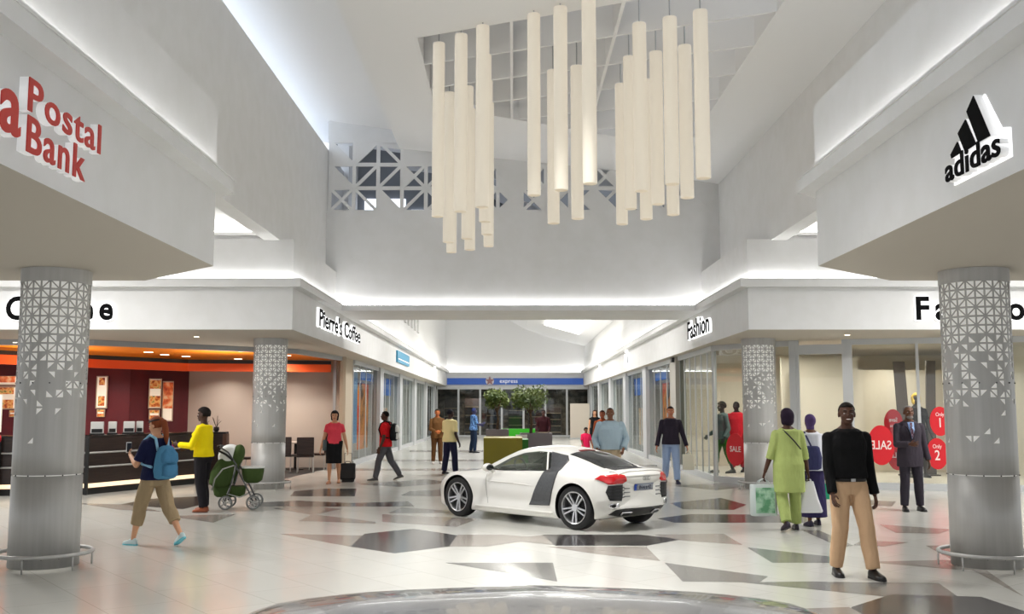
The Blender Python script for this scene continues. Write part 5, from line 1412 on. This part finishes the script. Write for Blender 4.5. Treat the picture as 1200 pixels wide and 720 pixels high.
def bag_hang(t, w, d, h, m, mh, taper=.9, soft=.012, top=.14):
    b = MB(); rs = []
    for z, k in ((-top - h, .92), (-top - h + .02, 1.0), (-top - h * .55, .5 + taper * .5), (-top - .01, taper), (-top, taper * .96)):
        rs.append([Vector(p) + Vector((0, 0, z)) for p in rring(Vector((0, 0, 0)), w / 2 * k, d / 2 * k, rotm('Z', 0), 24, 5)])
    o = b.rings(rs).build('bag_body', m, t, smooth=True, autosmooth=50)
    for q in (-1, 1): MB().tube([(-w * .22 * taper, q * d * .3 * taper, -top), (-w * .18 * taper, q * d * .2 * taper, -top * .45), (0, q * .012, -.004), (w * .18 * taper, q * d * .2 * taper, -top * .45), (w * .22 * taper, q * d * .3 * taper, -top)], .006, 6).build('handle', mh, t, smooth=True)
    return o
# ============================================================= cars in place
M_PAINT = mat('car_white', (230, 228, 222), .28, coat=.6)
M_SILVER = mat('car_silver', (176, 176, 178), .22, metal=.75, coat=.6)
car = make_car('white two-door sports car with dark grey side blades parked in the middle of the hall', M_PAINT)
wf, wb = gz(537, 605), gz(677, 621.5)
KS = .885
dirc = (wf - wb).normalized(); hd = math.atan2(dirc.y, dirc.x)
left = Vector((-dirc.y, dirc.x, 0)); left = left if left.y < 0 else -left
midw = (wf + wb) / 2 - left * (.86 * .77)
car.location = midw - dirc * (-.03 * KS); car.rotation_euler = (0, 0, hd); car.scale = (.915, .77, .885)
car2 = car.copy(); C.objects.link(car2)
car2['label'] = 'silver car at the bottom edge of the photo, only its roof showing'
for ch in car.children:
    c = ch.copy(); C.objects.link(c); c.parent = car2
    if ch.name.split('.')[0] in ('body', 'wing_mirror', 'spoiler', 'sill', 'body_crease'):
        c.data = ch.data.copy(); c.data.materials[0] = M_SILVER
    for g in ch.children:
        d = g.copy(); C.objects.link(d); d.parent = c
car2.scale = (1.0, 1.10, .985); car2.rotation_euler = (0, 0, PI / 2); car2.location = (.05, 2.42, -.0)

# ============================================================= the people
def at_feet(u, v): return gz(u, v, 0)
def hgt(u, v, foot): return gy(u, v, foot.y).z
def worn(name, label, cat, info, c, group=None):
    p = info['M'] @ c
    t = thing(name, label, cat, p, info['t'].rotation_euler.z, group)
    return t, (lambda q: Vector(q) - c)
DK = (78, 50, 37); DK2 = (98, 64, 46); TAN = (206, 154, 120)
# man in black
f = at_feet(998, 676)
p15 = person('smiling man in black sweater and beige pleated trousers walking towards the camera', f, 183, hgt(988, 468, f), DK,
    legs=((-3, 3, 2), (13, 3, 5)), arms=((9, 5, 16, 6), (-4, 7, 14, 4)), head=(-12, -2), hair=('short', (24, 18, 15)), top=('sweater', (14, 14, 15), 2, .045, .020),
    bottom=('trousers', (196, 162, 128), .97, .016), shoes=((18, 17, 17), (24, 22, 22)), smile=True, vox=.006)
bl = MB(); h_ = p15['h']; bl.rings([rring(p15['T']((0, -.002 * h_, z * h_)), .097 * h_, .075 * h_, p15['RTW'], 26) for z in (.028, .050)]); part(p15, 'belt', bl, mat('belt_black', (26, 22, 20), .4))
bk = MB(); bk.box(-.022, .022, -.004, .004, -.016, .016, 0, Matrix.Translation(p15['T']((0, .074 * h_, .039 * h_)))); part(p15, 'belt_buckle', bk, M_STEEL, False)
# woman in lime green
f = at_feet(926, 622)
p13 = person('woman in lime green tunic and trousers seen from behind, carrying two shopping bags', f, 4, hgt(917, 479, f), DK,
    legs=((9, 3, 2), (-9, 10, 2)), arms=((2, 14, 12, 0), (2, 16, 10, 0)), head=(10, 4), hair=('bob', (38, 26, 44)), top=('tunic', (170, 184, 112), 1.25, -.20, .035),
    bottom=('trousers', (164, 178, 108), .97, .020), shoes=((36, 26, 42), (30, 22, 34)), female=True, vox=.007, face=False, feet_pitch=(0, 18))
h_ = p13['h']; sb = MB(); T_ = p13['T']
sb.tube([T_((-.055 * h_, -.052 * h_, .312 * h_)), T_((-.03 * h_, -.098 * h_, .275 * h_)), T_((.02 * h_, -.106 * h_, .22 * h_)), T_((.075 * h_, -.098 * h_, .155 * h_))], .010, 8); part(p13, 'bag_strap', sb, M_BLACK)
t = held('shopping_bag', 'pale shopping bag with a green picture, carried by the woman in lime green', 'bag', p13, -1, 'shopping bags')
M_BAGW = mat('bag_pale', (196, 206, 204), .5)
bag_hang(t, .36, .16, .42, M_BAGW, M_BAGW, .97, top=.08)
bp = MB(); bp.box(-.13, .13, -.085, -.081, -.46, -.12); bp.build('printed_picture', noise_mix(mat('bag_green', (92, 150, 110), .5), (170, 206, 180), 9), t)
t = held('shopping_bag', 'white plastic bag in the right hand of the woman in lime green', 'bag', p13, 1, 'shopping bags')
bag_hang(t, .34, .16, .42, mat('bag_white', (236, 236, 238), .45), mat('bag_white', (236, 236, 238), .45), .35, top=.04)
# woman in violet scarf, half hidden
f = at_feet(966, 621)
p14 = person('woman with violet head scarf and navy skirt, half hidden behind the man in black', f + Vector((0, .5, 0)), 6, hgt(966, 487, f) * 1.02, DK2,
    legs=((8, 4, 1), (-8, 8, 1)), arms=((4, 10, 14, 0), (0, 10, 12, 0)), hair=('scarf', (86, 66, 112)), top=('blouse', (226, 228, 236), 1.8, -.02, .018), bottom=('skirt', (52, 46, 84), 1.85, .0), shoes=((40, 36, 60), (30, 28, 40)), female=True, face=False, vox=.008)
h_ = p14['h']; c = p14['T']((-.065 * h_, -.135 * h_, .10 * h_)); t, L_ = worn('shoulder_bag', 'navy shoulder bag on the back of the woman with the violet scarf', 'bag', p14, c)
b = MB(); b.rings([[L_(q) for q in rring(c + Vector((0, 0, z)), rx, .075, rotm('Z', 0), 22, 3)] for z, rx in ((-.17, .10), (-.15, .15), (0, .165), (.14, .13), (.16, .10))]); b.build('bag_body', cloth((58, 60, 98)), t, smooth=True)
b = MB(); b.tube([L_(c + Vector((.02, 0, .15))), L_(p14['T']((-.06 * h_, -.10 * h_, .24 * h_))), L_(p14['T']((-.068 * h_, -.02 * h_, .325 * h_)))], .012, 8); b.build('strap', cloth((58, 60, 98)), t, smooth=True)
t = held('carrier_bag', 'small turquoise bag glimpsed between the legs of the man in black', 'bag', p14, 1, 'shopping bags')
bag_hang(t, .2, .08, .22, mat('bag_turquoise', (40, 190, 140), .5), mat('bag_turquoise', (40, 190, 140), .5), top=.08)
# man in the suit
f = at_feet(1069, 599)
SUIT = (60, 54, 62)
p16 = person('grey bearded man in dark suit and dark red tie by the shop window', f, 176, hgt(1066, 474, f), DK2,
    legs=((6, 3, 3), (2, 3, 3)), arms=((14, 8, 78, 32), (2, 9, 12, 0)), hair=('bald', (110, 106, 104)), top=('suit_jacket', SUIT, 1.97, -.10, .020), bottom=('trousers', (50, 46, 54), .98, .012), shoes=((20, 18, 20), (22, 20, 20)), vox=.007)
h_ = p16['h']; T_ = p16['T']
b = MB(); b.add([T_(q) for q in ((-.030 * h_, .052 * h_, .315 * h_), (.030 * h_, .052 * h_, .315 * h_), (.022 * h_, .089 * h_, .24 * h_), (0, .091 * h_, .16 * h_), (-.022 * h_, .089 * h_, .24 * h_))], [(0, 1, 2, 3, 4)]); o = part(p16, 'shirt', b, cloth((150, 176, 216)), False); so = o.modifiers.new('t', 'SOLIDIFY'); so.thickness = .022; so.offset = 0
b = MB(); b.add([T_(q) for q in ((-.010 * h_, .062 * h_, .312 * h_), (.010 * h_, .062 * h_, .312 * h_), (.013 * h_, .102 * h_, .20 * h_), (0, .102 * h_, .165 * h_), (-.013 * h_, .102 * h_, .20 * h_))], [(0, 1, 2, 3, 4)]); o = part(p16, 'tie', b, noise_mix(mat('tie_red', (72, 26, 40), .5), (150, 140, 160), 40, .5, .6), False); so = o.modifiers.new('t', 'SOLIDIFY'); so.thickness = .012; so.offset = 0
for s in (1, -1):
    b = MB(); b.add([T_(q) for q in ((s * .034 * h_, .046 * h_, .316 * h_), (s * .052 * h_, .060 * h_, .285 * h_), (s * .048 * h_, .086 * h_, .24 * h_), (s * .004 * h_, .098 * h_, .15 * h_), (s * .024 * h_, .090 * h_, .24 * h_))], [(0, 1, 2, 3, 4)]); o = part(p16, 'lapel', b, cloth((52, 47, 55)), False); so = o.modifiers.new('t', 'SOLIDIFY'); so.thickness = .014; so.offset = 0
b = MB(); hp = p16['hp']; b.ell(hp(0, .032, -.046), (.030 * h_, .022 * h_, .018 * h_), p16['HR']); b.ell(hp(0, .047, -.027), (.018 * h_, .006 * h_, .004 * h_), p16['HR']); part(p16, 'beard', b, mat('beard_grey', (128, 122, 118), .9))
# girl with the blue backpack
f = at_feet(184, 641)
p1 = person('woman with auburn ponytail, navy T-shirt and khaki capris walking off with a blue backpack', f + Vector((-.09, .1, 0)), 56, hgt(182, 484, f), TAN,
    legs=((-24, 14, 2), (20, 4, 2)), arms=((8, 8, 55, 10), (18, 12, 98, 12)), head=(16, 12), hair=('tail', (128, 66, 38)), top=('tee_shirt', (24, 28, 62), .8, .00, .012), bottom=('capri_trousers', (156, 136, 106), .52, .024), shoes=((196, 214, 216), (96, 190, 206)), female=True, vox=.0065, feet_pitch=(28, 0))
h_ = p1['h']
b = MB(); b.rings([rring(p1['hp'](0, -.006, z), .0475 * h_, .0545 * h_, p1['HR'], 24) for z in (.030, .040)]); part(p1, 'hair_band', b, M_BLACK)
def backpack(label, info, col, col2, strap, w=.29, hh=.40, d=.16, zc=.185):
    h_ = info['h']; T_ = info['T']; R = info['RTW']; c = T_((0, -(.066 * h_ + d / 2 + .012), zc * h_))
    t, L_ = worn('backpack', label, 'backpack', info, c, 'backpacks')
    b = MB(); b.rings([[L_(q) for q in rring(c + R @ Vector((0, 0, z)), w / 2 * kx, d / 2 * ky, R, 26, 3)] for z, kx, ky in ((-hh / 2, .6, .6), (-hh / 2 + .02, .92, .95), (-hh * .25, 1.02, 1.05), (0, .97, 1), (hh * .3, .84, .85), (hh * .46, .62, .6), (hh / 2, .3, .3))])
    remesh(b.build('bag_body', cloth(col), t), .012, 3, .004, 12)
    b = MB(); b.rings([[L_(q) for q in rring(c + R @ Vector((0, -d * .5, z)), w * .36 * kx, .05 * kx, R, 22, 3)] for z, kx in ((-hh * .42, .7), (-hh * .38, 1), (-hh * .1, .95), (-hh * .06, .7))]); b.build('front_pocket', cloth(col2), t, smooth=True, autosmooth=60)
    b = MB(); b.rings([[L_(q) for q in rring(c + R @ Vector((0, -d * .36, z)), w * .40 * kx, .065 * kx, R, 22, 3)] for z, kx in ((-.0, .9), (.02, 1.0), (hh * .26, .92), (hh * .40, .5))]); b.build('top_flap', cloth(col2), t, smooth=True, autosmooth=60)
    for s in (1, -1):
        st = MB(); st.tube([L_(T_((s * .045 * h_, -.085 * h_, zc * h_ + hh * .35))), L_(T_((s * .055 * h_, -.066 * h_, .315 * h_))), L_(T_((s * .060 * h_, -.005 * h_, .338 * h_))), L_(T_((s * .062 * h_, .055 * h_, .300 * h_))), L_(T_((s * .068 * h_, .082 * h_, .22 * h_))), L_(T_((s * .090 * h_, .04 * h_, .12 * h_))), L_(T_((s * .085 * h_, -.07 * h_, .10 * h_)))], .017, 8)
        st.build('strap', cloth(strap), t, smooth=True)
    return t
backpack('blue drawstring backpack on the woman with the auburn ponytail', p1, (74, 128, 162), (66, 116, 150), (140, 186, 214), zc=.135)
p = p1['M'] @ (p1['wr'][-1] + p1['fdir'][-1] * .10)
t = thing('phone', 'white phone held by the woman with the blue backpack', 'phone', p + Vector((0, 0, .02)), p1['t'].rotation_euler.z)
MB().box(-.035, .035, -.005, .005, -.03, .10).build('casing', mat('phone_white', (226, 228, 230), .3), t, bevel=.004); MB().box(-.03, .03, -.007, -.005, -.02, .09).build('screen', mat('phone_screen', (60, 64, 70), .1), t)
# woman in yellow
f = at_feet(236, 600)
p2 = person('woman in bright yellow jersey and black trousers facing left beside the green pram', f, 82, hgt(235, 477, f), (66, 42, 32),
    legs=((4, 4, 3), (-4, 6, 3)), arms=((20, 8, 60, 10), (22, 10, 72, 10)), hair=('round', (26, 20, 18)), top=('jersey', (238, 214, 14), 1.9, .01, .016), bottom=('trousers', (32, 30, 34), .98, .022), shoes=((146, 74, 40), (90, 44, 26)), female=True, build=1.12, vox=.008, feet_pitch=(-0, 0))
pw = p2['M'] @ (p2['wr'][-1] + p2['fdir'][-1] * .13)
t = thing('toy_ball', 'small pink and yellow toy held in front of the woman in yellow', 'toy', pw - Vector((0, 0, .05)))
MB().ell((0, 0, .0), (.05, .05, .05)).build('body', mat('toy_pink', (236, 60, 150), .4), t, smooth=True); MB().ell((-.02, 0, .06), (.045, .045, .05)).build('head', mat('toy_yellow', (250, 210, 40), .4), t, smooth=True)
# pram
def pram():
    o = gz(257, 599) + Vector((.06, .12, 0))
    t = thing('pram', 'dark green pram with white hood and silver wheels beside the woman in yellow', 'pram', o, math.radians(8))
    G = cloth((66, 84, 44)); GW = mat('pram_white', (226, 228, 226), .6); FR = M_STEEL
    for x, y in ((0, -.0), (0, .48), (.44, -.0), (.44, .48)):
        R_ = .115; Mw = Matrix.Translation((x, y, R_)) @ Matrix.Rotation(PI / 2, 4, 'X')
        w = MB().lathe([(R_ * .82, -.018), (R_, -.014), (R_, .014), (R_ * .82, .018), (R_ * .82, -.018)], 30, 0, Mw, cap=False).build('wheel', mat('pram_tyre', (120, 122, 122), .6), t, smooth=True, autosmooth=50)
        r = MB().lathe([(R_ * .84, -.012), (R_ * .84, .012), (R_ * .74, .012), (R_ * .74, -.012), (R_ * .84, -.012)], 30, 0, Mw, cap=False); r.lathe([(.02, -.02), (.02, .02)], 14, 0, Mw)
        for k in range(5): a = 2 * PI * k / 5; r.tube([Mw @ Vector((.015 * math.cos(a), .015 * math.sin(a), 0)), Mw @ Vector((R_ * .78 * math.cos(a), R_ * .78 * math.sin(a), 0))], .011, 6)
        r.build('spokes', FR, w, smooth=True, autosmooth=50)
    for y in (.02, .46):
        MB().tube([(-.02, y, .12), (.05, y, .3), (.16, y, .72), (.02, y, .93), (-.12, y, 1.02)], .013, 8).tube([(.44, y, .12), (.36, y, .30), (.14, y, .72)], .013, 8).build('side_frame', mat('frame_grey', (92, 94, 96), .4, metal=.5), t, smooth=True)
        MB().tube([(.12, y - .015, .72), (-.06, y - .015, .66), (-.18, y - .015, .50), (-.22, y - .015, .32)], .012, 8).build('arc_bar', FR, t, smooth=True); MB().tube([(.14, y, .72), (.10, y, .45), (.02, y, .26), (.22, y, .20), (.42, y, .28)], .011, 8).build('lower_bar', FR, t, smooth=True)
    MB().tube([(-.12, .02, 1.02), (-.16, .12, 1.03), (-.16, .36, 1.03), (-.12, .46, 1.02)], .016, 10).build('push_handle', M_BLACK, t, smooth=True)
    b = MB(); b.rings([[Vector(q) for q in rring(Vector((cx, .24, z)), rx, .19, rotm('Z', 0), 24, 3)] for z, rx, cx in ((.36, .13, -.10), (.42, .20, -.10), (.60, .22, -.06), (.76, .19, 0), (.90, .10, .03))]); remesh(b.build('seat_shell', G, t), .012, 4, .004, 10)
    b = MB(); b.ell((.02, .24, .86), (.19, .21, .20), rotm('Y', 20)); remesh(b.build('hood', GW, t), .012, 3, .004, 12)
    b = MB(); b.ell((.13, .24, .86), (.12, .2, .20), rotm('Y', 20)); b.build('hood_back', G, t, smooth=True)
    b = MB(); b.tube([(-.14, .02, .96), (-.02, .015, .90), (.10, .02, .80)], .018, 8).build('hood_strip', M_BLACK, t, smooth=True)
    b = MB(); b.rings([[Vector(q) for q in rring(Vector((.40, .24, z)), rx, ry, rotm('Z', 0), 24, 3)] for z, rx, ry in ((.42, .09, .12), (.46, .15, .17), (.60, .175, .19), (.665, .175, .19))]); b.build('foot_cot', G, t, smooth=True, autosmooth=60)
    b = MB(); b.rings([[Vector(q) for q in rring(Vector((.40, .24, z)), .185, .20, rotm('Z', 0), 24, 3)] for z in (.665, .69)]); b.build('cot_rim', GW, t, smooth=True, autosmooth=60)
    b = MB(); b.rings([[Vector(q) for q in rring(Vector((.03, .24, z)), rx, .16, rotm('Z', 0), 24, 4)] for z, rx in ((.20, .20), (.23, .24), (.37, .27))]); b.build('basket', G, t, smooth=True, autosmooth=60)
pram()
# woman in coral top
f = at_feet(391, 567)
p3 = person('woman in coral top and black knee skirt walking towards the camera with a trolley case', f, 182, hgt(391, 481, f), TAN,
    legs=((8, 4, 0), (-8, 8, 0)), arms=((2, 14, 14, 0), (-8, 14, 12, 0)), hair=('bob', (30, 26, 28)), top=('top', (226, 72, 88), .5, .03, .008), bottom=('skirt', (26, 26, 28), 1.0, .0), shoes=((206, 150, 116), (150, 100, 76)), female=True)
h_ = p3['h']; c = p3['T']((.125 * h_, -.01 * h_, .04 * h_)); t, L_ = worn('shoulder_bag', 'grey shoulder bag at the side of the woman in the coral top', 'bag', p3, c)
b = MB(); b.rings([[L_(q) for q in rring(c + Vector((0, 0, z)), .05, ry, rotm('Z', 0), 20, 3)] for z, ry in ((-.16, .10), (-.14, .14), (.04, .13), (.08, .08))]); b.build('bag_body', cloth((92, 104, 106)), t, smooth=True)
MB().tube([L_(c + Vector((0, 0, .06))), L_(p3['T']((.095 * h_, 0, .16 * h_))), L_(p3['T']((.078 * h_, 0, .315 * h_)))], .010, 8).build('strap', M_BLACK, t, smooth=True)
o_ = gz(407.5, 565)
t = thing('trolley_case', 'black wheeled cabin case pulled by the woman in the coral top', 'suitcase', o_, .1)
MB().box(-.17, .17, -.11, .11, .05, .42).build('shell', mat('case_black', (22, 22, 24), .5), t, bevel=.03)
MB().tube([(-.08, .06, .40), (-.08, .06, .64), (.08, .06, .64), (.08, .06, .40)], .009, 8).build('pull_handle', mat('frame_grey', (92, 94, 96), .4, metal=.5), t)
MB().box(-.14, .14, -.125, -.11, .08, .26).build('front_pocket', mat('case_black2', (32, 32, 34), .6), t, bevel=.01); MB().tube([(-.06, -.05, .42), (-.05, -.05, .46), (.05, -.05, .46), (.06, -.05, .42)], .010, 6).build('grip', M_BLACK, t)
for s in (-1, 1): MB().lathe([(.028, -.012), (.028, .012)], 14, 0, Matrix.Translation((s * .13, .08, .028)) @ Matrix.Rotation(PI / 2, 4, 'Y')).build('wheel', M_BLACK, t)
MB().box(-.13, .13, -.11, -.05, 0, .05).build('foot', M_BLACK, t)
# man in red shirt
f = at_feet(451, 564)
p4 = person('man in red polo shirt and grey trousers walking left with a black and white backpack', f, 84, hgt(450, 480, f), DK,
    legs=((-20, 8, 3), (18, 4, 3)), arms=((6, 8, 24, 0), (-2, 8, 22, 0)), hair=('short', (22, 18, 16)), top=('polo_shirt', (206, 26, 32), .75, -.02, .016), bottom=('trousers', (88, 88, 92), .98, .016), shoes=((60, 56, 54), (200, 196, 180)), vox=.009, feet_pitch=(18, 0))
backpack('black backpack with white top on the man in the red polo shirt', p4, (30, 32, 34), (226, 226, 222), (28, 28, 28))
# man in brown suit
f = at_feet(512, 544)
p5 = person('man in brown suit standing with joined hands, left of the man in the cream T-shirt', f, 190, hgt(513, 479, f), (196, 112, 62), legs=((2, 2, 2), (0, 2, 2)), arms=((14, 6, 62, 38), (14, 6, 62, 38)), hair=('cap', (40, 26, 18)), top=('jacket', (110, 76, 44), 1.95, -.05, .018), bottom=('trousers', (92, 62, 36), .98, .012), shoes=((210, 206, 200), (160, 150, 140)), vox=.010)
# man in cream tee
f = at_feet(527, 556)
p6 = person('man in cream T-shirt and dark jeans standing by the nose of the white car', f, -38, hgt(525, 479, f), (58, 42, 40), legs=((6, 3, 5), (-2, 3, 4)), arms=((-6, 9, 30, 10), (10, 8, 40, 20)), head=(-12, 0), hair=('short', (26, 24, 34)), top=('tee_shirt', (236, 222, 166), .85, -.02, .024), bottom=('jeans', (34, 36, 62), .98, .022), shoes=((40, 38, 48), (60, 60, 60)), vox=.009)
# man in blue checked shirt
f = at_feet(555, 531)
p7 = person('person in blue patterned shirt and dark jeans standing left of the trees', f, -70, hgt(555, 478, f), (48, 48, 80), legs=((3, 3, 2), (-3, 3, 2)), arms=((18, 8, 80, 20), (14, 8, 70, 20)), hair=('short', (40, 50, 96)), top=('shirt', (112, 156, 206), .9, -.01, .016), bottom=('jeans', (26, 40, 62), .98, .014), shoes=((24, 28, 36), (24, 24, 30)), vox=.010)
noise_mix(p7['top'].data.materials[0], (44, 66, 118), 26, .48, .52)
# person in beige trousers
f = at_feet(638, 518); f = Vector((gy(637, 500, 36).x, 36, 0))
p8 = person('person in dark top and cream trousers standing right of the trees', f, 170, 1.66, (70, 46, 40), legs=((3, 3, 3), (-3, 3, 3)), arms=((8, 10, 40, 10), (8, 10, 40, 10)), hair=('short', (24, 18, 18)), top=('sweater', (52, 20, 26), 1.9, -.01, .018), bottom=('trousers', (216, 198, 168), .98, .018), shoes=((60, 36, 30), (40, 30, 26)), vox=.010)
# man in pale blue sweater
f = at_feet(716, 578)
p9 = person('stout man in pale blue sweater, hands in pockets, behind the white car', f, 172, hgt(716, 477, f), (120, 80, 58), legs=((2, 2, 5), (2, 2, 5)), arms=((-4, 20, 42, 42), (-4, 20, 42, 42)), build=1.35, hair=('bald', (40, 32, 30)), top=('sweater', (168, 188, 200), 1.95, -.01, .034), bottom=('trousers', (190, 170, 140), .98, .024), shoes=((60, 50, 44), (50, 44, 40)), vox=.008)
# woman in black dress
f = Vector((gy(697, 500, 38).x, 38, 0))
p10 = person('woman with long hair in a black dress walking behind the car with a child', f, 182, hgt(697, 480, f), TAN, legs=((8, 4, 0), (-8, 6, 0)), arms=((2, 10, 12, 0), (2, 12, 12, 0)), hair=('long', (62, 36, 26)), top=('dress_top', (20, 20, 22), .12, .03, .004), bottom=('dress_skirt', (20, 20, 22), .85, .02), shoes=((30, 26, 26), (30, 26, 26)), female=True, vox=.010)
f = Vector((gy(686.5, 500, 30).x, 30, 0))
p10b = person('child in bright pink top with dark hair beside the rear window of the white car', f, 200, hgt(686, 501, f), (120, 76, 56), legs=((4, 3, 2), (-4, 4, 2)), arms=((10, 10, 30, 10), (10, 10, 30, 10)), hair=('round', (26, 20, 20)), top=('top', (232, 40, 90), .8, -.05, .012), bottom=('shorts', (226, 226, 230), .2, .014), shoes=((220, 220, 220), (200, 200, 200)), vox=.009)
f = Vector((gy(706, 500, 27).x, 27, 0))
p11 = person('person in rust brown top, mostly hidden behind the man in the pale blue sweater', f, 165, hgt(706, 480.5, f), (140, 70, 40), legs=((3, 3, 2), (-3, 3, 2)), arms=((6, 8, 20, 0), (6, 8, 20, 0)), hair=('cap', (60, 26, 16)), top=('top', (150, 72, 40), 1.9, -.02, .014), bottom=('trousers', (70, 50, 44), .98, .012), shoes=((40, 30, 30), (40, 30, 30)), vox=.010)
# man in dark sweater
f = at_feet(787, 567)
p12 = person('man in dark plum sweater and light blue jeans walking along the right shopfronts', f, 176, hgt(783, 475, f), (186, 120, 88), legs=((-12, 16, 2), (12, 3, 2)), arms=((4, 14, 14, 0), (2, 16, 14, 0)), hair=('short', (40, 24, 22)), top=('sweater', (48, 42, 54), 1.97, -.01, .022), bottom=('jeans', (152, 172, 206), .97, .018), shoes=((34, 34, 60), (40, 40, 50)), vox=.008, feet_pitch=(16, 0))
t = held('paper_bag', 'cream paper bag in the hand of the man in the plum sweater', 'bag', p12, -1, 'shopping bags')
bag_hang(t, .26, .10, .34, mat('bag_cream', (232, 226, 206), .6), mat('bag_cream', (232, 226, 206), .6), 1.0, top=.08)
# mannequins
q = Vector((5.02, 24.0, .13))
m1 = person('dark mannequin in grey jacket and green trousers in the right shop window', q, 100, 1.72, (30, 36, 30), legs=((14, 6, 3), (-10, 6, 3)), arms=((10, 10, 40, 0), (-10, 10, 40, 0)), hair=('round', (30, 36, 30)), top=('jacket', (86, 104, 102), 1.9, -.04, .014), bottom=('trousers', (40, 104, 34), .6, .010), shoes=((40, 44, 40), (30, 30, 30)), face=False, vox=.010, name='mannequin', cat='mannequin')
q = Vector((5.45, 24.4, .13))
m2 = person('mannequin in long red coat beside the green-trousered mannequin', q, 150, 1.72, (34, 30, 30), legs=((3, 3, 2), (-3, 3, 2)), arms=((4, 8, 14, 0), (4, 8, 14, 0)), hair=('bald', (34, 30, 30)), top=('coat', (196, 30, 44), 1.9, -.24, .016), bottom=('trousers', (150, 26, 36), .9, .012), shoes=((30, 26, 26), (30, 30, 30)), face=False, vox=.010, name='mannequin', cat='mannequin')
for u, lab in ((1074, 'gold-haired mannequin in black dress in the shop window behind the man in the suit'),):
    x = gy(u, 480, 22.4).x
    person(lab, (x, 22.4, .13), 185, gy(u, 461, 22.4).z - .13, (52, 44, 40), arms=((6, 10, 20, 10), (6, 10, 20, 10)), hair=('bob', (214, 180, 84)), top=('dress_top', (34, 30, 28), .6, .02, .008), bottom=('dress_skirt', (34, 30, 28), .8, .02), shoes=((30, 26, 26), (30, 30, 30)), female=True, face=False, vox=.011, name='mannequin', cat='mannequin')
